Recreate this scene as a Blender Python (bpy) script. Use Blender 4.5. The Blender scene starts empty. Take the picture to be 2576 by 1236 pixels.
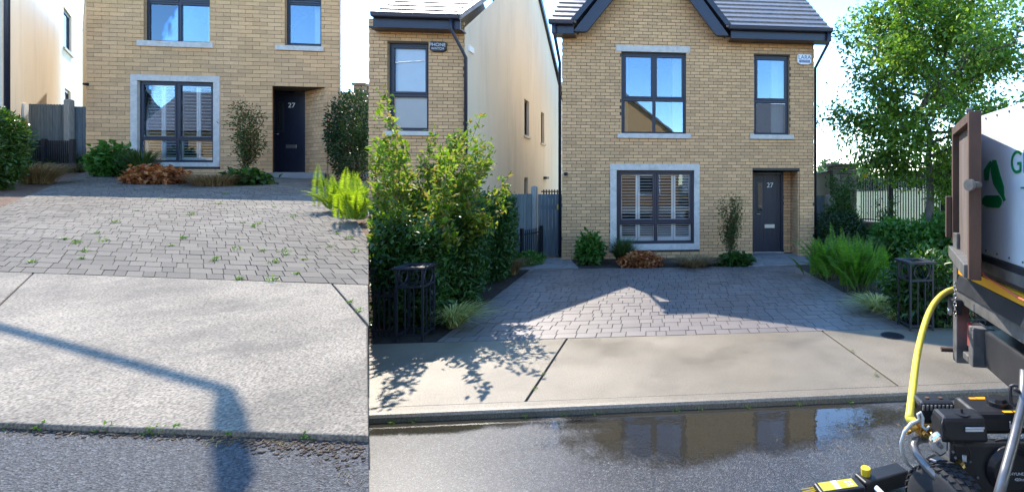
import bpy, bmesh, math, random
import numpy as np
from mathutils import Vector, Matrix

# ------------------------------------------------------------------ camera, sky, sun, exposure
R = math.radians
SC = bpy.context.scene
COL = SC.collection
F, CX, HY, E = 1199.0, 1751.0, 460.0, 1.71      # focal length and principal point on a 2576 x 1236 frame, eye height
cam_d = bpy.data.cameras.new("camera")
cam_d.sensor_width = 36.0
cam_d.lens = 36.0 * F / 2576.0
cam_d.shift_x = (1288.0 - CX) / 2576.0
cam_d.shift_y = (HY - 618.0) / 2576.0
cam_d.clip_start = 0.05
cam_d.clip_end = 2000.0
cam = bpy.data.objects.new("camera", cam_d)
cam.location = (0, 0, E)
cam.rotation_euler = (R(90), 0, 0)
COL.objects.link(cam)
SC.camera = cam

SUN_AZ, SUN_EL = R(35.0), R(47.3)               # azimuth measured from +Y towards -X
sun_vec = Vector((-math.sin(SUN_AZ) * math.cos(SUN_EL), math.cos(SUN_AZ) * math.cos(SUN_EL), math.sin(SUN_EL)))
world = bpy.data.worlds.new("World")
SC.world = world
world.use_nodes = True
wn, wl = world.node_tree.nodes, world.node_tree.links
sky = wn.new("ShaderNodeTexSky")
sky.sky_type = 'NISHITA'
sky.sun_disc = False
sky.sun_elevation = SUN_EL
sky.sun_rotation = -SUN_AZ
sky.air_density = 1.0
sky.dust_density = 0.0
sky.ozone_density = 3.0
wtc = wn.new("ShaderNodeTexCoord")
wmp = wn.new("ShaderNodeMapping")
wmp.inputs['Scale'].default_value = (1.6, 1.6, 7.0)
wmp.inputs['Location'].default_value = (3.1, 0.4, 0.2)
wnz = wn.new("ShaderNodeTexNoise")
wnz.inputs['Scale'].default_value = 1.5
wnz.inputs['Detail'].default_value = 7.0
wnz.inputs['Roughness'].default_value = 0.58
wrp = wn.new("ShaderNodeValToRGB")
wrp.color_ramp.elements[0].position = 0.60
wrp.color_ramp.elements[0].color = (0, 0, 0, 1)
wrp.color_ramp.elements[1].position = 0.78
wrp.color_ramp.elements[1].color = (0.75, 0.75, 0.75, 1)
wmx = wn.new("ShaderNodeMixRGB")
wmx.inputs['Color2'].default_value = (3.0, 3.25, 3.5, 1)
bg = wn["Background"]
bg.inputs['Strength'].default_value = 0.14
wl.new(wtc.outputs['Generated'], wmp.inputs['Vector'])
wl.new(wmp.outputs['Vector'], wnz.inputs['Vector'])
wl.new(wnz.outputs['Fac'], wrp.inputs['Fac'])
wl.new(wrp.outputs['Color'], wmx.inputs['Fac'])
whs = wn.new("ShaderNodeHueSaturation")
whs.inputs['Saturation'].default_value = 1.15
wl.new(sky.outputs['Color'], whs.inputs['Color'])
wl.new(whs.outputs['Color'], wmx.inputs['Color1'])
wl.new(wmx.outputs['Color'], bg.inputs['Color'])
sun_d = bpy.data.lights.new("sun", 'SUN')
sun_d.energy = 2.0
sun_d.angle = R(0.45)
sun_d.color = (1.0, 0.92, 0.80)
sun_o = bpy.data.objects.new("sun", sun_d)
sun_o.rotation_euler = sun_vec.to_track_quat('Z', 'Y').to_euler()
sun_o.location = sun_vec * 60
COL.objects.link(sun_o)
vs = SC.view_settings
vs.view_transform = 'Standard'
vs.look = 'None'
vs.gamma = 1.0
vs.exposure = 2.3
SC.cycles.use_denoising = True
SC.cycles.max_bounces = 8
SC.cycles.transparent_max_bounces = 16
SC.cycles.caustics_reflective = False
SC.cycles.caustics_refractive = False
SC.cycles.sample_clamp_indirect = 8.0

rng = np.random.default_rng(11)
random.seed(5)

# ------------------------------------------------------------------ geometry helpers
class Frame:
    """Horizontal frame: u along a front, v away from the viewer, z up."""
    def __init__(s, ox, oy, th):
        s.ox, s.oy, s.th = ox, oy, th
        s.c, s.s = math.cos(th), math.sin(th)
    def w(s, u, v, z):
        return (s.ox + u * s.c - v * s.s, s.oy + u * s.s + v * s.c, z)
    def loc(s, X, Y):
        dx, dy = X - s.ox, Y - s.oy
        return (dx * s.c + dy * s.s, -dx * s.s + dy * s.c)
    def px(s, x, y, v):
        """photo position on the upright plane at depth v -> (u, z)"""
        dx = (x - CX) / F
        d0 = s.ox * -s.s + s.oy * s.c
        Y = (v + d0) / (-dx * s.s + s.c)
        u, _ = s.loc(dx * Y, Y)
        return u, E - (y - HY) / F * Y

WORLD = Frame(0, 0, 0)
TH_B = math.atan(0.0926)
FB = Frame(0, 0, TH_B)

def gp(x, y, z=0.0):
    Y = F * (E - z) / (y - HY)
    return ((x - CX) / F * Y, Y, z)

# the plot of the left photograph lies on a gently rising plane
PA, PB, PC = -0.036, 0.088, 1.427
def zA(X, Y): return E - PC + PA * X + PB * Y
def gA(x, y, dz=0.0):
    dx = (x - CX) / F
    Y = (PC - dz) / (PA * dx + PB + (y - HY) / F)
    return (dx * Y, Y, E - (y - HY) / F * Y)
def at(x, y, Y): return ((x - CX) / F * Y, Y, E - (y - HY) / F * Y)
SEAM = (927.0 - CX) / F                          # boundary between the two plots: X = SEAM * Y

BASE = {}
class MB:
    def __init__(s):
        s.V, s.Fc = [], []
    def poly(s, pts):
        n = len(s.V); s.V += [tuple(p) for p in pts]; s.Fc.append(tuple(range(n, n + len(pts)))); return s
    def box(s, u0, u1, v0, v1, z0, z1, fr=WORLD):
        n = len(s.V)
        for z in (z0, z1):
            for u, v in ((u0, v0), (u1, v0), (u1, v1), (u0, v1)):
                s.V.append(fr.w(u, v, z))
        for f in ((3, 2, 1, 0), (4, 5, 6, 7), (0, 1, 5, 4), (1, 2, 6, 5), (2, 3, 7, 6), (3, 0, 4, 7)):
            s.Fc.append(tuple(n + i for i in f))
        return s
    def hexa(s, p):
        n = len(s.V); s.V += [tuple(q) for q in p]
        for f in ((3, 2, 1, 0), (4, 5, 6, 7), (0, 1, 5, 4), (1, 2, 6, 5), (2, 3, 7, 6), (3, 0, 4, 7)):
            s.Fc.append(tuple(n + i for i in f))
        return s
    def slab(s, pts, th):
        """polygon (world points, top) with thickness downwards"""
        k = len(pts); n = len(s.V)
        s.V += [tuple(p) for p in pts] + [(p[0], p[1], p[2] - th) for p in pts]
        s.Fc.append(tuple(range(n, n + k)))
        s.Fc.append(tuple(range(n + 2 * k - 1, n + k - 1, -1)))
        for i in range(k):
            j = (i + 1) % k
            s.Fc.append((n + i, n + k + i, n + k + j, n + j))
        return s
    def ext(s, uz, v0, v1, fr):
        """polygon in the u-z plane extruded from v0 to v1"""
        k = len(uz); n = len(s.V)
        s.V += [fr.w(u, v0, z) for u, z in uz] + [fr.w(u, v1, z) for u, z in uz]
        s.Fc.append(tuple(range(n, n + k)))
        s.Fc.append(tuple(range(n + 2 * k - 1, n + k - 1, -1)))
        for i in range(k):
            j = (i + 1) % k
            s.Fc.append((n + i, n + k + i, n + k + j, n + j))
        return s
    def tube(s, pts, r, n=8, caps=True):
        pts = [Vector(p) for p in pts]
        rr = r if isinstance(r, (list, tuple)) else [r] * len(pts)
        rings = []
        prev = None
        for i, p in enumerate(pts):
            a = pts[max(0, i - 1)]; b = pts[min(len(pts) - 1, i + 1)]
            t = (b - a).normalized()
            if prev is None:
                ref = Vector((0, 0, 1)) if abs(t.z) < 0.9 else Vector((1, 0, 0))
                x = t.cross(ref).normalized()
            else:
                x = (prev - t * prev.dot(t)).normalized()
            prev = x
            y = t.cross(x)
            base = len(s.V)
            for k in range(n):
                an = 2 * math.pi * k / n
                q = p + (x * math.cos(an) + y * math.sin(an)) * rr[i]
                s.V.append(tuple(q))
            rings.append(base)
        for i in range(len(rings) - 1):
            for k in range(n):
                s.Fc.append((rings[i] + k, rings[i] + (k + 1) % n, rings[i + 1] + (k + 1) % n, rings[i + 1] + k))
        if caps:
            s.Fc.append(tuple(rings[0] + k for k in range(n - 1, -1, -1)))
            s.Fc.append(tuple(rings[-1] + k for k in range(n)))
        return s
    def build(s, name, mat, parent=None, base=None, smooth=False, bevel=0.0):
        if parent is not None:
            b = BASE[parent.name]
        else:
            b = base if base is not None else (0, 0, 0)
        me = bpy.data.meshes.new(name)
        me.from_pydata([(x - b[0], y - b[1], z - b[2]) for x, y, z in s.V], [], s.Fc)
        bm = bmesh.new(); bm.from_mesh(me); bmesh.ops.recalc_face_normals(bm, faces=bm.faces); bm.to_mesh(me); bm.free()
        if smooth:
            me.polygons.foreach_set("use_smooth", [True] * len(me.polygons))
        return link(name, me, mat, parent, b, bevel)

def link(name, me, mat, parent, b, bevel=0.0):
    o = bpy.data.objects.new(name, me)
    COL.objects.link(o)
    if mat is not None and not me.materials:
        me.materials.append(mat)
    BASE[o.name] = b
    if parent is not None:
        o.parent = parent
    else:
        o.location = b
    if bevel > 0:
        m = o.modifiers.new("edge", 'BEVEL'); m.width = bevel; m.segments = 2; m.limit_method = 'ANGLE'
    return o

def np_mesh(name, verts, faces, mat, parent=None, base=None, smooth=False):
    """verts (N,3), faces (M,k) all k-gons"""
    b = BASE[parent.name] if parent is not None else (base if base is not None else (0, 0, 0))
    verts = np.asarray(verts, dtype=np.float64) - np.array(b)
    faces = np.asarray(faces, dtype=np.int32)
    me = bpy.data.meshes.new(name)
    k = faces.shape[1]
    me.vertices.add(len(verts)); me.vertices.foreach_set("co", verts.astype(np.float32).ravel())
    me.loops.add(faces.size); me.loops.foreach_set("vertex_index", faces.ravel())
    me.polygons.add(len(faces)); me.polygons.foreach_set("loop_start", np.arange(0, faces.size, k, dtype=np.int32))
    if smooth:
        me.polygons.foreach_set("use_smooth", np.ones(len(faces), dtype=bool))
    me.update(calc_edges=True)
    return link(name, me, mat, parent, b)

def tag(o, label, cat, group=None):
    o["label"] = label; o["category"] = cat
    if group: o["group"] = group
    return o
def thing(name, label, cat, base, group=None):
    o = bpy.data.objects.new(name, None)
    COL.objects.link(o); o.location = base; o.empty_display_size = 0.1
    BASE[o.name] = tuple(base)
    return tag(o, label, cat, group)
def structure(o):
    o["kind"] = "structure"; return o
def stuff(o):
    o["kind"] = "stuff"; return o

def text(name, s, size, loc, th, mat, parent, ext=0.002, align='CENTER'):
    c = bpy.data.curves.new(name, 'FONT')
    c.body = s; c.size = size; c.extrude = ext; c.align_x = align; c.align_y = 'CENTER'
    tmp = bpy.data.objects.new(name, c); COL.objects.link(tmp)
    bpy.context.view_layer.update()
    me = bpy.data.meshes.new_from_object(tmp.evaluated_get(bpy.context.evaluated_depsgraph_get()))
    bpy.data.objects.remove(tmp); me.name = name
    me.materials.clear(); me.materials.append(mat)
    o = bpy.data.objects.new(name, me); COL.objects.link(o)
    b = BASE[parent.name]
    o.parent = parent
    o.location = (loc[0] - b[0], loc[1] - b[1], loc[2] - b[2])
    o.rotation_euler = (R(90), 0, th)
    BASE[o.name] = b
    return o

# ------------------------------------------------------------------ materials
def nodes(name):
    m = bpy.data.materials.new(name); m.use_nodes = True
    return m, m.node_tree.nodes, m.node_tree.links, m.node_tree.nodes["Principled BSDF"]
def rgb(r, g, b): return (r, g, b, 1.0)
def s2l(r, g, b):
    f = lambda c: ((c / 255 + 0.055) / 1.055) ** 2.4 if c > 10 else c / 255 / 12.92
    return (f(r), f(g), f(b))

def surf(name, col, rough=0.6, var=0.15, scale=8.0, bump=0.0, bscale=40.0, metal=0.0, col2=None, spec=0.5, island=0.0,
         rvar=0.0, stretch=(1, 1, 1), coat=0.0, dirt=0.0, dirt_col=(0.05, 0.045, 0.035), dscale=2.0, bdist=0.01, fine=0.0, fscale=150.0):
    """noise-driven principled surface; colour differs from piece to piece when island > 0"""
    m, n, l, p = nodes(name)
    tc = n.new("ShaderNodeTexCoord"); mp = n.new("ShaderNodeMapping")
    mp.inputs['Scale'].default_value = stretch
    l.new(tc.outputs['Object'], mp.inputs['Vector'])
    nz = n.new("ShaderNodeTexNoise"); nz.inputs['Scale'].default_value = scale; nz.inputs['Detail'].default_value = 6
    l.new(mp.outputs['Vector'], nz.inputs['Vector'])
    rp = n.new("ShaderNodeValToRGB")
    c2 = col2 if col2 else tuple(c * (1 - var) for c in col)
    c1 = col if col2 else tuple(min(1, c * (1 + var)) for c in col)
    rp.color_ramp.elements[0].position = 0.3; rp.color_ramp.elements[0].color = rgb(*c2)
    rp.color_ramp.elements[1].position = 0.7; rp.color_ramp.elements[1].color = rgb(*c1)
    l.new(nz.outputs['Fac'], rp.inputs['Fac'])
    out = rp.outputs['Color']
    if fine > 0:
        fz = n.new("ShaderNodeTexNoise"); fz.inputs['Scale'].default_value = fscale; fz.inputs['Detail'].default_value = 3
        l.new(tc.outputs['Object'], fz.inputs['Vector'])
        fm = n.new("ShaderNodeMapRange"); fm.inputs['From Min'].default_value = 0.3; fm.inputs['From Max'].default_value = 0.7
        fm.inputs['To Min'].default_value = 1 - fine; fm.inputs['To Max'].default_value = 1 + fine
        l.new(fz.outputs['Fac'], fm.inputs['Value'])
        mx = n.new("ShaderNodeVectorMath"); mx.operation = 'SCALE'
        l.new(out, mx.inputs[0]); l.new(fm.outputs['Result'], mx.inputs['Scale'])
        out = mx.outputs['Vector']
    if island > 0:
        ge = n.new("ShaderNodeNewGeometry"); oi = n.new("ShaderNodeObjectInfo")
        ad = n.new("ShaderNodeMath"); ad.operation = 'ADD'
        l.new(ge.outputs['Random Per Island'], ad.inputs[0]); l.new(oi.outputs['Random'], ad.inputs[1])
        fr = n.new("ShaderNodeMath"); fr.operation = 'FRACT'; l.new(ad.outputs[0], fr.inputs[0])
        mr = n.new("ShaderNodeMapRange"); mr.inputs['To Min'].default_value = 1 - island; mr.inputs['To Max'].default_value = 1 + island
        l.new(fr.outputs[0], mr.inputs['Value'])
        mx = n.new("ShaderNodeVectorMath"); mx.operation = 'SCALE'
        l.new(out, mx.inputs[0]); l.new(mr.outputs['Result'], mx.inputs['Scale'])
        out = mx.outputs['Vector']
    if dirt > 0:
        dz = n.new("ShaderNodeTexNoise"); dz.inputs['Scale'].default_value = dscale; dz.inputs['Detail'].default_value = 8
        dz.inputs['Roughness'].default_value = 0.7
        l.new(mp.outputs['Vector'], dz.inputs['Vector'])
        dr = n.new("ShaderNodeMapRange"); dr.inputs['From Min'].default_value = 0.5; dr.inputs['From Max'].default_value = 0.72
        dr.inputs['To Max'].default_value = dirt
        l.new(dz.outputs['Fac'], dr.inputs['Value'])
        mc = n.new("ShaderNodeMixRGB"); mc.inputs['Color2'].default_value = rgb(*dirt_col)
        l.new(dr.outputs['Result'], mc.inputs['Fac']); l.new(out, mc.inputs['Color1'])
        out = mc.outputs['Color']
    l.new(out, p.inputs['Base Color'])
    p.inputs['Metallic'].default_value = metal
    p.inputs['Roughness'].default_value = rough
    p.inputs['Specular IOR Level'].default_value = spec
    if coat: p.inputs['Coat Weight'].default_value = coat
    if rvar > 0:
        rz = n.new("ShaderNodeTexNoise"); rz.inputs['Scale'].default_value = scale * 0.7; rz.inputs['Detail'].default_value = 4
        l.new(mp.outputs['Vector'], rz.inputs['Vector'])
        rr = n.new("ShaderNodeMapRange"); rr.inputs['From Min'].default_value = 0.35; rr.inputs['From Max'].default_value = 0.65
        rr.inputs['To Min'].default_value = max(0.02, rough - rvar); rr.inputs['To Max'].default_value = min(1, rough + rvar)
        l.new(rz.outputs['Fac'], rr.inputs['Value']); l.new(rr.outputs['Result'], p.inputs['Roughness'])
    if bump > 0:
        bz = n.new("ShaderNodeTexNoise"); bz.inputs['Scale'].default_value = bscale; bz.inputs['Detail'].default_value = 5
        l.new(mp.outputs['Vector'], bz.inputs['Vector'])
        bp = n.new("ShaderNodeBump"); bp.inputs['Strength'].default_value = bump; bp.inputs['Distance'].default_value = bdist
        l.new(bz.outputs['Fac'], bp.inputs['Height']); l.new(bp.outputs['Normal'], p.inputs['Normal'])
    return m

def leafmat(name, cols, trans=0.35, rough=0.45, spec=0.4):
    """leaf colours vary from leaf to leaf; thin leaves let light through"""
    m, n, l, p = nodes(name)
    ge = n.new("ShaderNodeNewGeometry")
    rp = n.new("ShaderNodeValToRGB")
    el = rp.color_ramp.elements
    while len(el) < len(cols): el.new(0.5)
    for i, c in enumerate(cols):
        el[i].position = i / max(1, len(cols) - 1); el[i].color = rgb(*c)
    l.new(ge.outputs['Random Per Island'], rp.inputs['Fac'])
    l.new(rp.outputs['Color'], p.inputs['Base Color'])
    p.inputs['Roughness'].default_value = rough
    p.inputs['Specular IOR Level'].default_value = spec
    tr = n.new("ShaderNodeBsdfTranslucent")
    hs = n.new("ShaderNodeHueSaturation"); hs.inputs['Saturation'].default_value = 1.1; hs.inputs['Value'].default_value = 1.5
    l.new(rp.outputs['Color'], hs.inputs['Color']); l.new(hs.outputs['Color'], tr.inputs['Color'])
    mx = n.new("ShaderNodeMixShader"); mx.inputs['Fac'].default_value = trans
    l.new(p.outputs['BSDF'], mx.inputs[1]); l.new(tr.outputs['BSDF'], mx.inputs[2])
    l.new(mx.outputs['Shader'], n["Material Output"].inputs['Surface'])
    return m

def glassmat(name, refl=0.3, tint=(0.75, 0.8, 0.82)):
    m, n, l, p = nodes(name)
    n.remove(p)
    t = n.new("ShaderNodeBsdfTransparent"); t.inputs['Color'].default_value = rgb(*tint)
    g = n.new("ShaderNodeBsdfGlossy"); g.inputs['Roughness'].default_value = 0.0; g.inputs['Color'].default_value = (0.62, 0.80, 1, 1)
    fz = n.new("ShaderNodeFresnel"); fz.inputs['IOR'].default_value = 1.5
    ad = n.new("ShaderNodeMath"); ad.operation = 'ADD'; ad.inputs[1].default_value = refl; ad.use_clamp = True
    l.new(fz.outputs[0], ad.inputs[0])
    tc = n.new("ShaderNodeTexCoord"); nz = n.new("ShaderNodeTexNoise"); nz.inputs['Scale'].default_value = 1.3
    bp = n.new("ShaderNodeBump"); bp.inputs['Strength'].default_value = 0.02; bp.inputs['Distance'].default_value = 0.05
    l.new(tc.outputs['Object'], nz.inputs['Vector']); l.new(nz.outputs['Fac'], bp.inputs['Height']); l.new(bp.outputs['Normal'], g.inputs['Normal'])
    mx = n.new("ShaderNodeMixShader")
    l.new(ad.outputs[0], mx.inputs['Fac']); l.new(t.outputs[0], mx.inputs[1]); l.new(g.outputs[0], mx.inputs[2])
    l.new(mx.outputs[0], n["Material Output"].inputs['Surface'])
    return m

def wet_asphalt(name, col, r0, r1, bump, flake):
    """asphalt: crushed-stone relief, smoother where it is wet"""
    m, n, l, p = nodes(name)
    tc = n.new("ShaderNodeTexCoord")
    vo = n.new("ShaderNodeTexVoronoi"); vo.inputs['Scale'].default_value = 130.0
    l.new(tc.outputs['Object'], vo.inputs['Vector'])
    nz = n.new("ShaderNodeTexNoise"); nz.inputs['Scale'].default_value = 260.0; nz.inputs['Detail'].default_value = 3
    l.new(tc.outputs['Object'], nz.inputs['Vector'])
    big = n.new("ShaderNodeTexNoise"); big.inputs['Scale'].default_value = 1.1; big.inputs['Detail'].default_value = 5
    l.new(tc.outputs['Object'], big.inputs['Vector'])
    hs = n.new("ShaderNodeValToRGB")
    e = hs.color_ramp.elements
    e[0].position = 0.0; e[0].color = rgb(*(c * 0.45 for c in col)); e[1].position = 1.0; e[1].color = rgb(*(c * 1.6 for c in col))
    e2 = e.new(0.80); e2.color = rgb(*(c * 1.7 for c in col)); 
    e[-1].color = rgb(flake, flake, flake * 0.95)
    sp = n.new("ShaderNodeSeparateColor"); l.new(vo.outputs['Color'], sp.inputs[0])
    l.new(sp.outputs[0], hs.inputs['Fac'])
    mr0 = n.new("ShaderNodeMapRange"); mr0.inputs['From Min'].default_value = 0.3; mr0.inputs['From Max'].default_value = 0.7
    mr0.inputs['To Min'].default_value = 0.75; mr0.inputs['To Max'].default_value = 1.25
    l.new(big.outputs['Fac'], mr0.inputs['Value'])
    sc = n.new("ShaderNodeVectorMath"); sc.operation = 'SCALE'
    l.new(hs.outputs['Color'], sc.inputs[0]); l.new(mr0.outputs['Result'], sc.inputs['Scale'])
    l.new(sc.outputs['Vector'], p.inputs['Base Color'])
    mr = n.new("ShaderNodeMapRange"); mr.inputs['From Min'].default_value = 0.35; mr.inputs['From Max'].default_value = 0.65
    mr.inputs['To Min'].default_value = r0; mr.inputs['To Max'].default_value = r1
    l.new(big.outputs['Fac'], mr.inputs['Value']); l.new(mr.outputs['Result'], p.inputs['Roughness'])
    ad = n.new("ShaderNodeMath"); ad.operation = 'MULTIPLY_ADD'; ad.inputs[1].default_value = 0.5
    l.new(nz.outputs['Fac'], ad.inputs[0]); l.new(vo.outputs['Distance'], ad.inputs[2])
    bp = n.new("ShaderNodeBump"); bp.inputs['Strength'].default_value = bump; bp.inputs['Distance'].default_value = 0.008
    l.new(ad.outputs[0], bp.inputs['Height']); l.new(bp.outputs['Normal'], p.inputs['Normal'])
    return m

M = {}
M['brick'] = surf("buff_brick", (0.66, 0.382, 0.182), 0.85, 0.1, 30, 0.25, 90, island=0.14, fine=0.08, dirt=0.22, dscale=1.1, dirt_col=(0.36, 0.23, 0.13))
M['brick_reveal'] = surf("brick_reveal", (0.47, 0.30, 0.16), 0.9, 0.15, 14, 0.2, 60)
M['mortar'] = surf("mortar", (0.085, 0.07, 0.055), 0.95, 0.2, 30, 0.3, 80)
M['stone'] = surf("cast_stone", (0.58, 0.53, 0.47), 0.75, 0.1, 12, 0.15, 70, dirt=0.25, dscale=5)
M['navy'] = surf("navy_frame", (0.022, 0.025, 0.042), 0.38, 0.1, 5)
M['door'] = surf("navy_door", (0.014, 0.016, 0.03), 0.42, 0.1, 5)
M['white'] = surf("white_paint", (0.88, 0.88, 0.86), 0.5, 0.03, 5)
M['steel'] = surf("brushed_steel", (0.6, 0.6, 0.6), 0.3, 0.1, 30, metal=0.9)
M['tile'] = surf("concrete_roof_tile", (0.165, 0.135, 0.115), 0.4, 0.3, 14, 0.3, 60, island=0.15, rvar=0.1)
M['render'] = surf("cream_render", (0.78, 0.665, 0.50), 0.9, 0.05, 1.5, 0.15, 200, dirt=0.4, dscale=2.2, dirt_col=(0.50, 0.43, 0.33), stretch=(1, 1, 0.18))
M['fence'] = surf("grey_green_fence_paint", (0.115, 0.14, 0.15), 0.8, 0.2, 6, 0.25, 30, island=0.12, stretch=(6, 6, 0.6))
M['oldwood'] = surf("weathered_post", (0.27, 0.26, 0.235), 0.85, 0.25, 8, 0.3, 30, stretch=(6, 6, 0.6))
M['brownwood'] = surf("brown_timber", (0.12, 0.075, 0.04), 0.85, 0.25, 8, 0.3, 30)
M['iron'] = surf("black_iron", (0.014, 0.015, 0.02), 0.5, 0.2, 20)
M['glass'] = glassmat("window_glass", 0.13, (0.86, 0.9, 0.9))
M['glass_low'] = glassmat("clear_window_glass", 0.0, (0.98, 0.99, 0.99))
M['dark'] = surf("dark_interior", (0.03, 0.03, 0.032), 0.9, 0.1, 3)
M['soil'] = surf("bark_mulch_soil", (0.035, 0.024, 0.016), 0.95, 0.5, 18, 0.8, 45, bdist=0.03, fine=0.4, fscale=60)
M['soilA'] = surf("dry_bark_soil", (0.13, 0.075, 0.045), 0.95, 0.5, 18, 0.8, 45, bdist=0.03, fine=0.4, fscale=60)
M['grass'] = surf("mown_grass", (0.068, 0.085, 0.022), 0.9, 0.25, 0.6, 0.5, 20, fine=0.25, fscale=30)
M['blackplastic'] = surf("black_plastic", (0.012, 0.012, 0.014), 0.42, 0.15, 30, 0.05, 200)
M['yellow'] = surf("yellow_plastic", (0.75, 0.52, 0.02), 0.45, 0.08, 10)
M['concA'] = surf("dry_brushed_concrete", (0.205, 0.17, 0.125), 0.9, 0.3, 1.4, 0.25, 260, fine=0.6, fscale=80, bdist=0.003, dirt=0.8, dscale=2.4, dirt_col=(0.085, 0.072, 0.056))
M['concB'] = surf("damp_concrete", (0.19, 0.155, 0.108), 0.42, 0.18, 1.3, 0.8, 170, fine=0.45, fscale=90, bdist=0.004, rvar=0.14, dirt=0.75, dscale=1.7, dirt_col=(0.115, 0.092, 0.062))
M['paveA'] = surf("weathered_grey_paver", (0.112, 0.094, 0.072), 0.9, 0.2, 1.2, 0.5, 90, island=0.2, fine=0.28, fscale=120, bdist=0.004, dirt=0.5, dscale=0.8, dirt_col=(0.20, 0.175, 0.14))
M['paveB'] = surf("washed_grey_paver", (0.145, 0.12, 0.108), 0.50, 0.18, 1.5, 0.45, 110, island=0.14, fine=0.25, fscale=130, bdist=0.004, rvar=0.06, spec=1.0)
M['pavePath'] = surf("pale_grey_paver", (0.22, 0.21, 0.20), 0.7, 0.15, 1.5, 0.4, 110, island=0.12, fine=0.2, fscale=130, bdist=0.004)
M['joint'] = surf("paver_joint_sand", (0.05, 0.045, 0.038), 0.95, 0.4, 20, 0.5, 60)
M['asphA'] = wet_asphalt("dry_asphalt", (0.05, 0.048, 0.048), 0.75, 0.9, 0.9, 0.13)
M['asphA'].name = 'dry_asphalt'
M['asphB'] = wet_asphalt("wet_asphalt", (0.024, 0.024, 0.027), 0.26, 0.46, 1.0, 0.13)

_p = M['asphB'].node_tree.nodes['Principled BSDF']; _p.inputs['Coat Weight'].default_value = 0.7; _p.inputs['Coat Roughness'].default_value = 0.34
# ---- open ground
structure(MB().poly([(-700, -300, -0.16), (900, -300, -0.16), (900, 1400, -0.16), (-700, 1400, -0.16)]).build("ground", M['grass']))

# ---- plot of the right photograph
V_K, V_D = 3.71, 5.37                     # kerb line and drive edge, measured along the depth of the plot
def fbp(u, v, z): return FB.w(u, v, z)
def fb_u(x, v):                            # u of a photo column on the plane v
    return FB.px(x, 0, v)[0]
def seam_u(v): return fb_u(927, v)
structure(MB().slab([fbp(-14, -7, -.06), fbp(16, -7, -.06), fbp(16, V_K, -.06), fbp(-14, V_K, -.06)], .08).build("road", M['asphB']))
pav = structure(MB().slab([fbp(-9, V_K + .06, -.02), fbp(16, V_K + .06, -.02), fbp(16, V_D - .01, -.02), fbp(-9, V_D - .01, -.02)], .06).build("pavement", M['joint']))
# kerb: a rounded drop edge
kb = MB()
prof = [(0.0, -.075), (0.004, -.02), (0.02, -.003), (.06, 0.001), (.13, .001), (.13, -.075)]
us = np.linspace(seam_u(V_K) - .6, 15.5, 20)
for i in range(len(us) - 1):
    for (a, za), (b, zb) in zip(prof[:-1], prof[1:]):
        kb.poly([fbp(us[i], V_K + a, za), fbp(us[i + 1], V_K + a, za), fbp(us[i + 1], V_K + b, zb), fbp(us[i], V_K + b, zb)])
kb.build("kerb", M['concB'], pav)
j1 = [fb_u(1322, V_K + .13), fb_u(1427, V_D)]
j2 = [fb_u(2262, V_K + .13), fb_u(2068, V_D)]
g = .011
def slab_b(ul0, ul1, ur0, ur1):
    MB().slab([fbp(ul0, V_K + .138, 0), fbp(ur0, V_K + .138, 0), fbp(ur1, V_D - .008, 0), fbp(ul1, V_D - .008, 0)], .05).build("slab", M['concB'], pav, bevel=.004)
slab_b(seam_u(V_K) - .7, seam_u(V_D) - .7, j1[0] - g, j1[1] - g)
slab_b(j1[0] + g, j1[1] + g, j2[0] - g, j2[1] - g)
slab_b(j2[0] + g, j2[1] + g, 6.0, 6.0)
slab_b(6.02, 6.02, 15, 15)
structure(MB().slab([fbp(-8.5, V_D + .01, -.014), fbp(15, V_D + .01, -.014), fbp(15, 14.6, -.014), fbp(-8.5, 14.6, -.014)], .1).build("flower_bed", M['soil']))

def inside(poly, p):
    k = len(poly); sg = 0
    for i in range(k):
        a, b = poly[i], poly[(i + 1) % k]
        c = (b[0] - a[0]) * (p[1] - a[1]) - (b[1] - a[1]) * (p[0] - a[0])
        if abs(c) < 1e-9: continue
        if sg == 0: sg = 1 if c > 0 else -1
        elif (c > 0) != (sg > 0): return False
    return True
def clip(sub, poly):
    area = sum(poly[i][0] * poly[(i + 1) % len(poly)][1] - poly[(i + 1) % len(poly)][0] * poly[i][1] for i in range(len(poly)))
    s = 1 if area > 0 else -1
    out = list(sub)
    for i in range(len(poly)):
        a, b = poly[i], poly[(i + 1) % len(poly)]
        f = lambda p: s * ((b[0] - a[0]) * (p[1] - a[1]) - (b[1] - a[1]) * (p[0] - a[0]))
        inp, out = out, []
        for k in range(len(inp)):
            p, q = inp[k], inp[(k + 1) % len(inp)]
            fp, fq = f(p), f(q)
            if fp >= 0: out.append(p)
            if (fp >= 0) != (fq >= 0):
                t = fp / (fp - fq)
                out.append((p[0] + t * (q[0] - p[0]), p[1] + t * (q[1] - p[1])))
        if not out: return []
    return out
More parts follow.
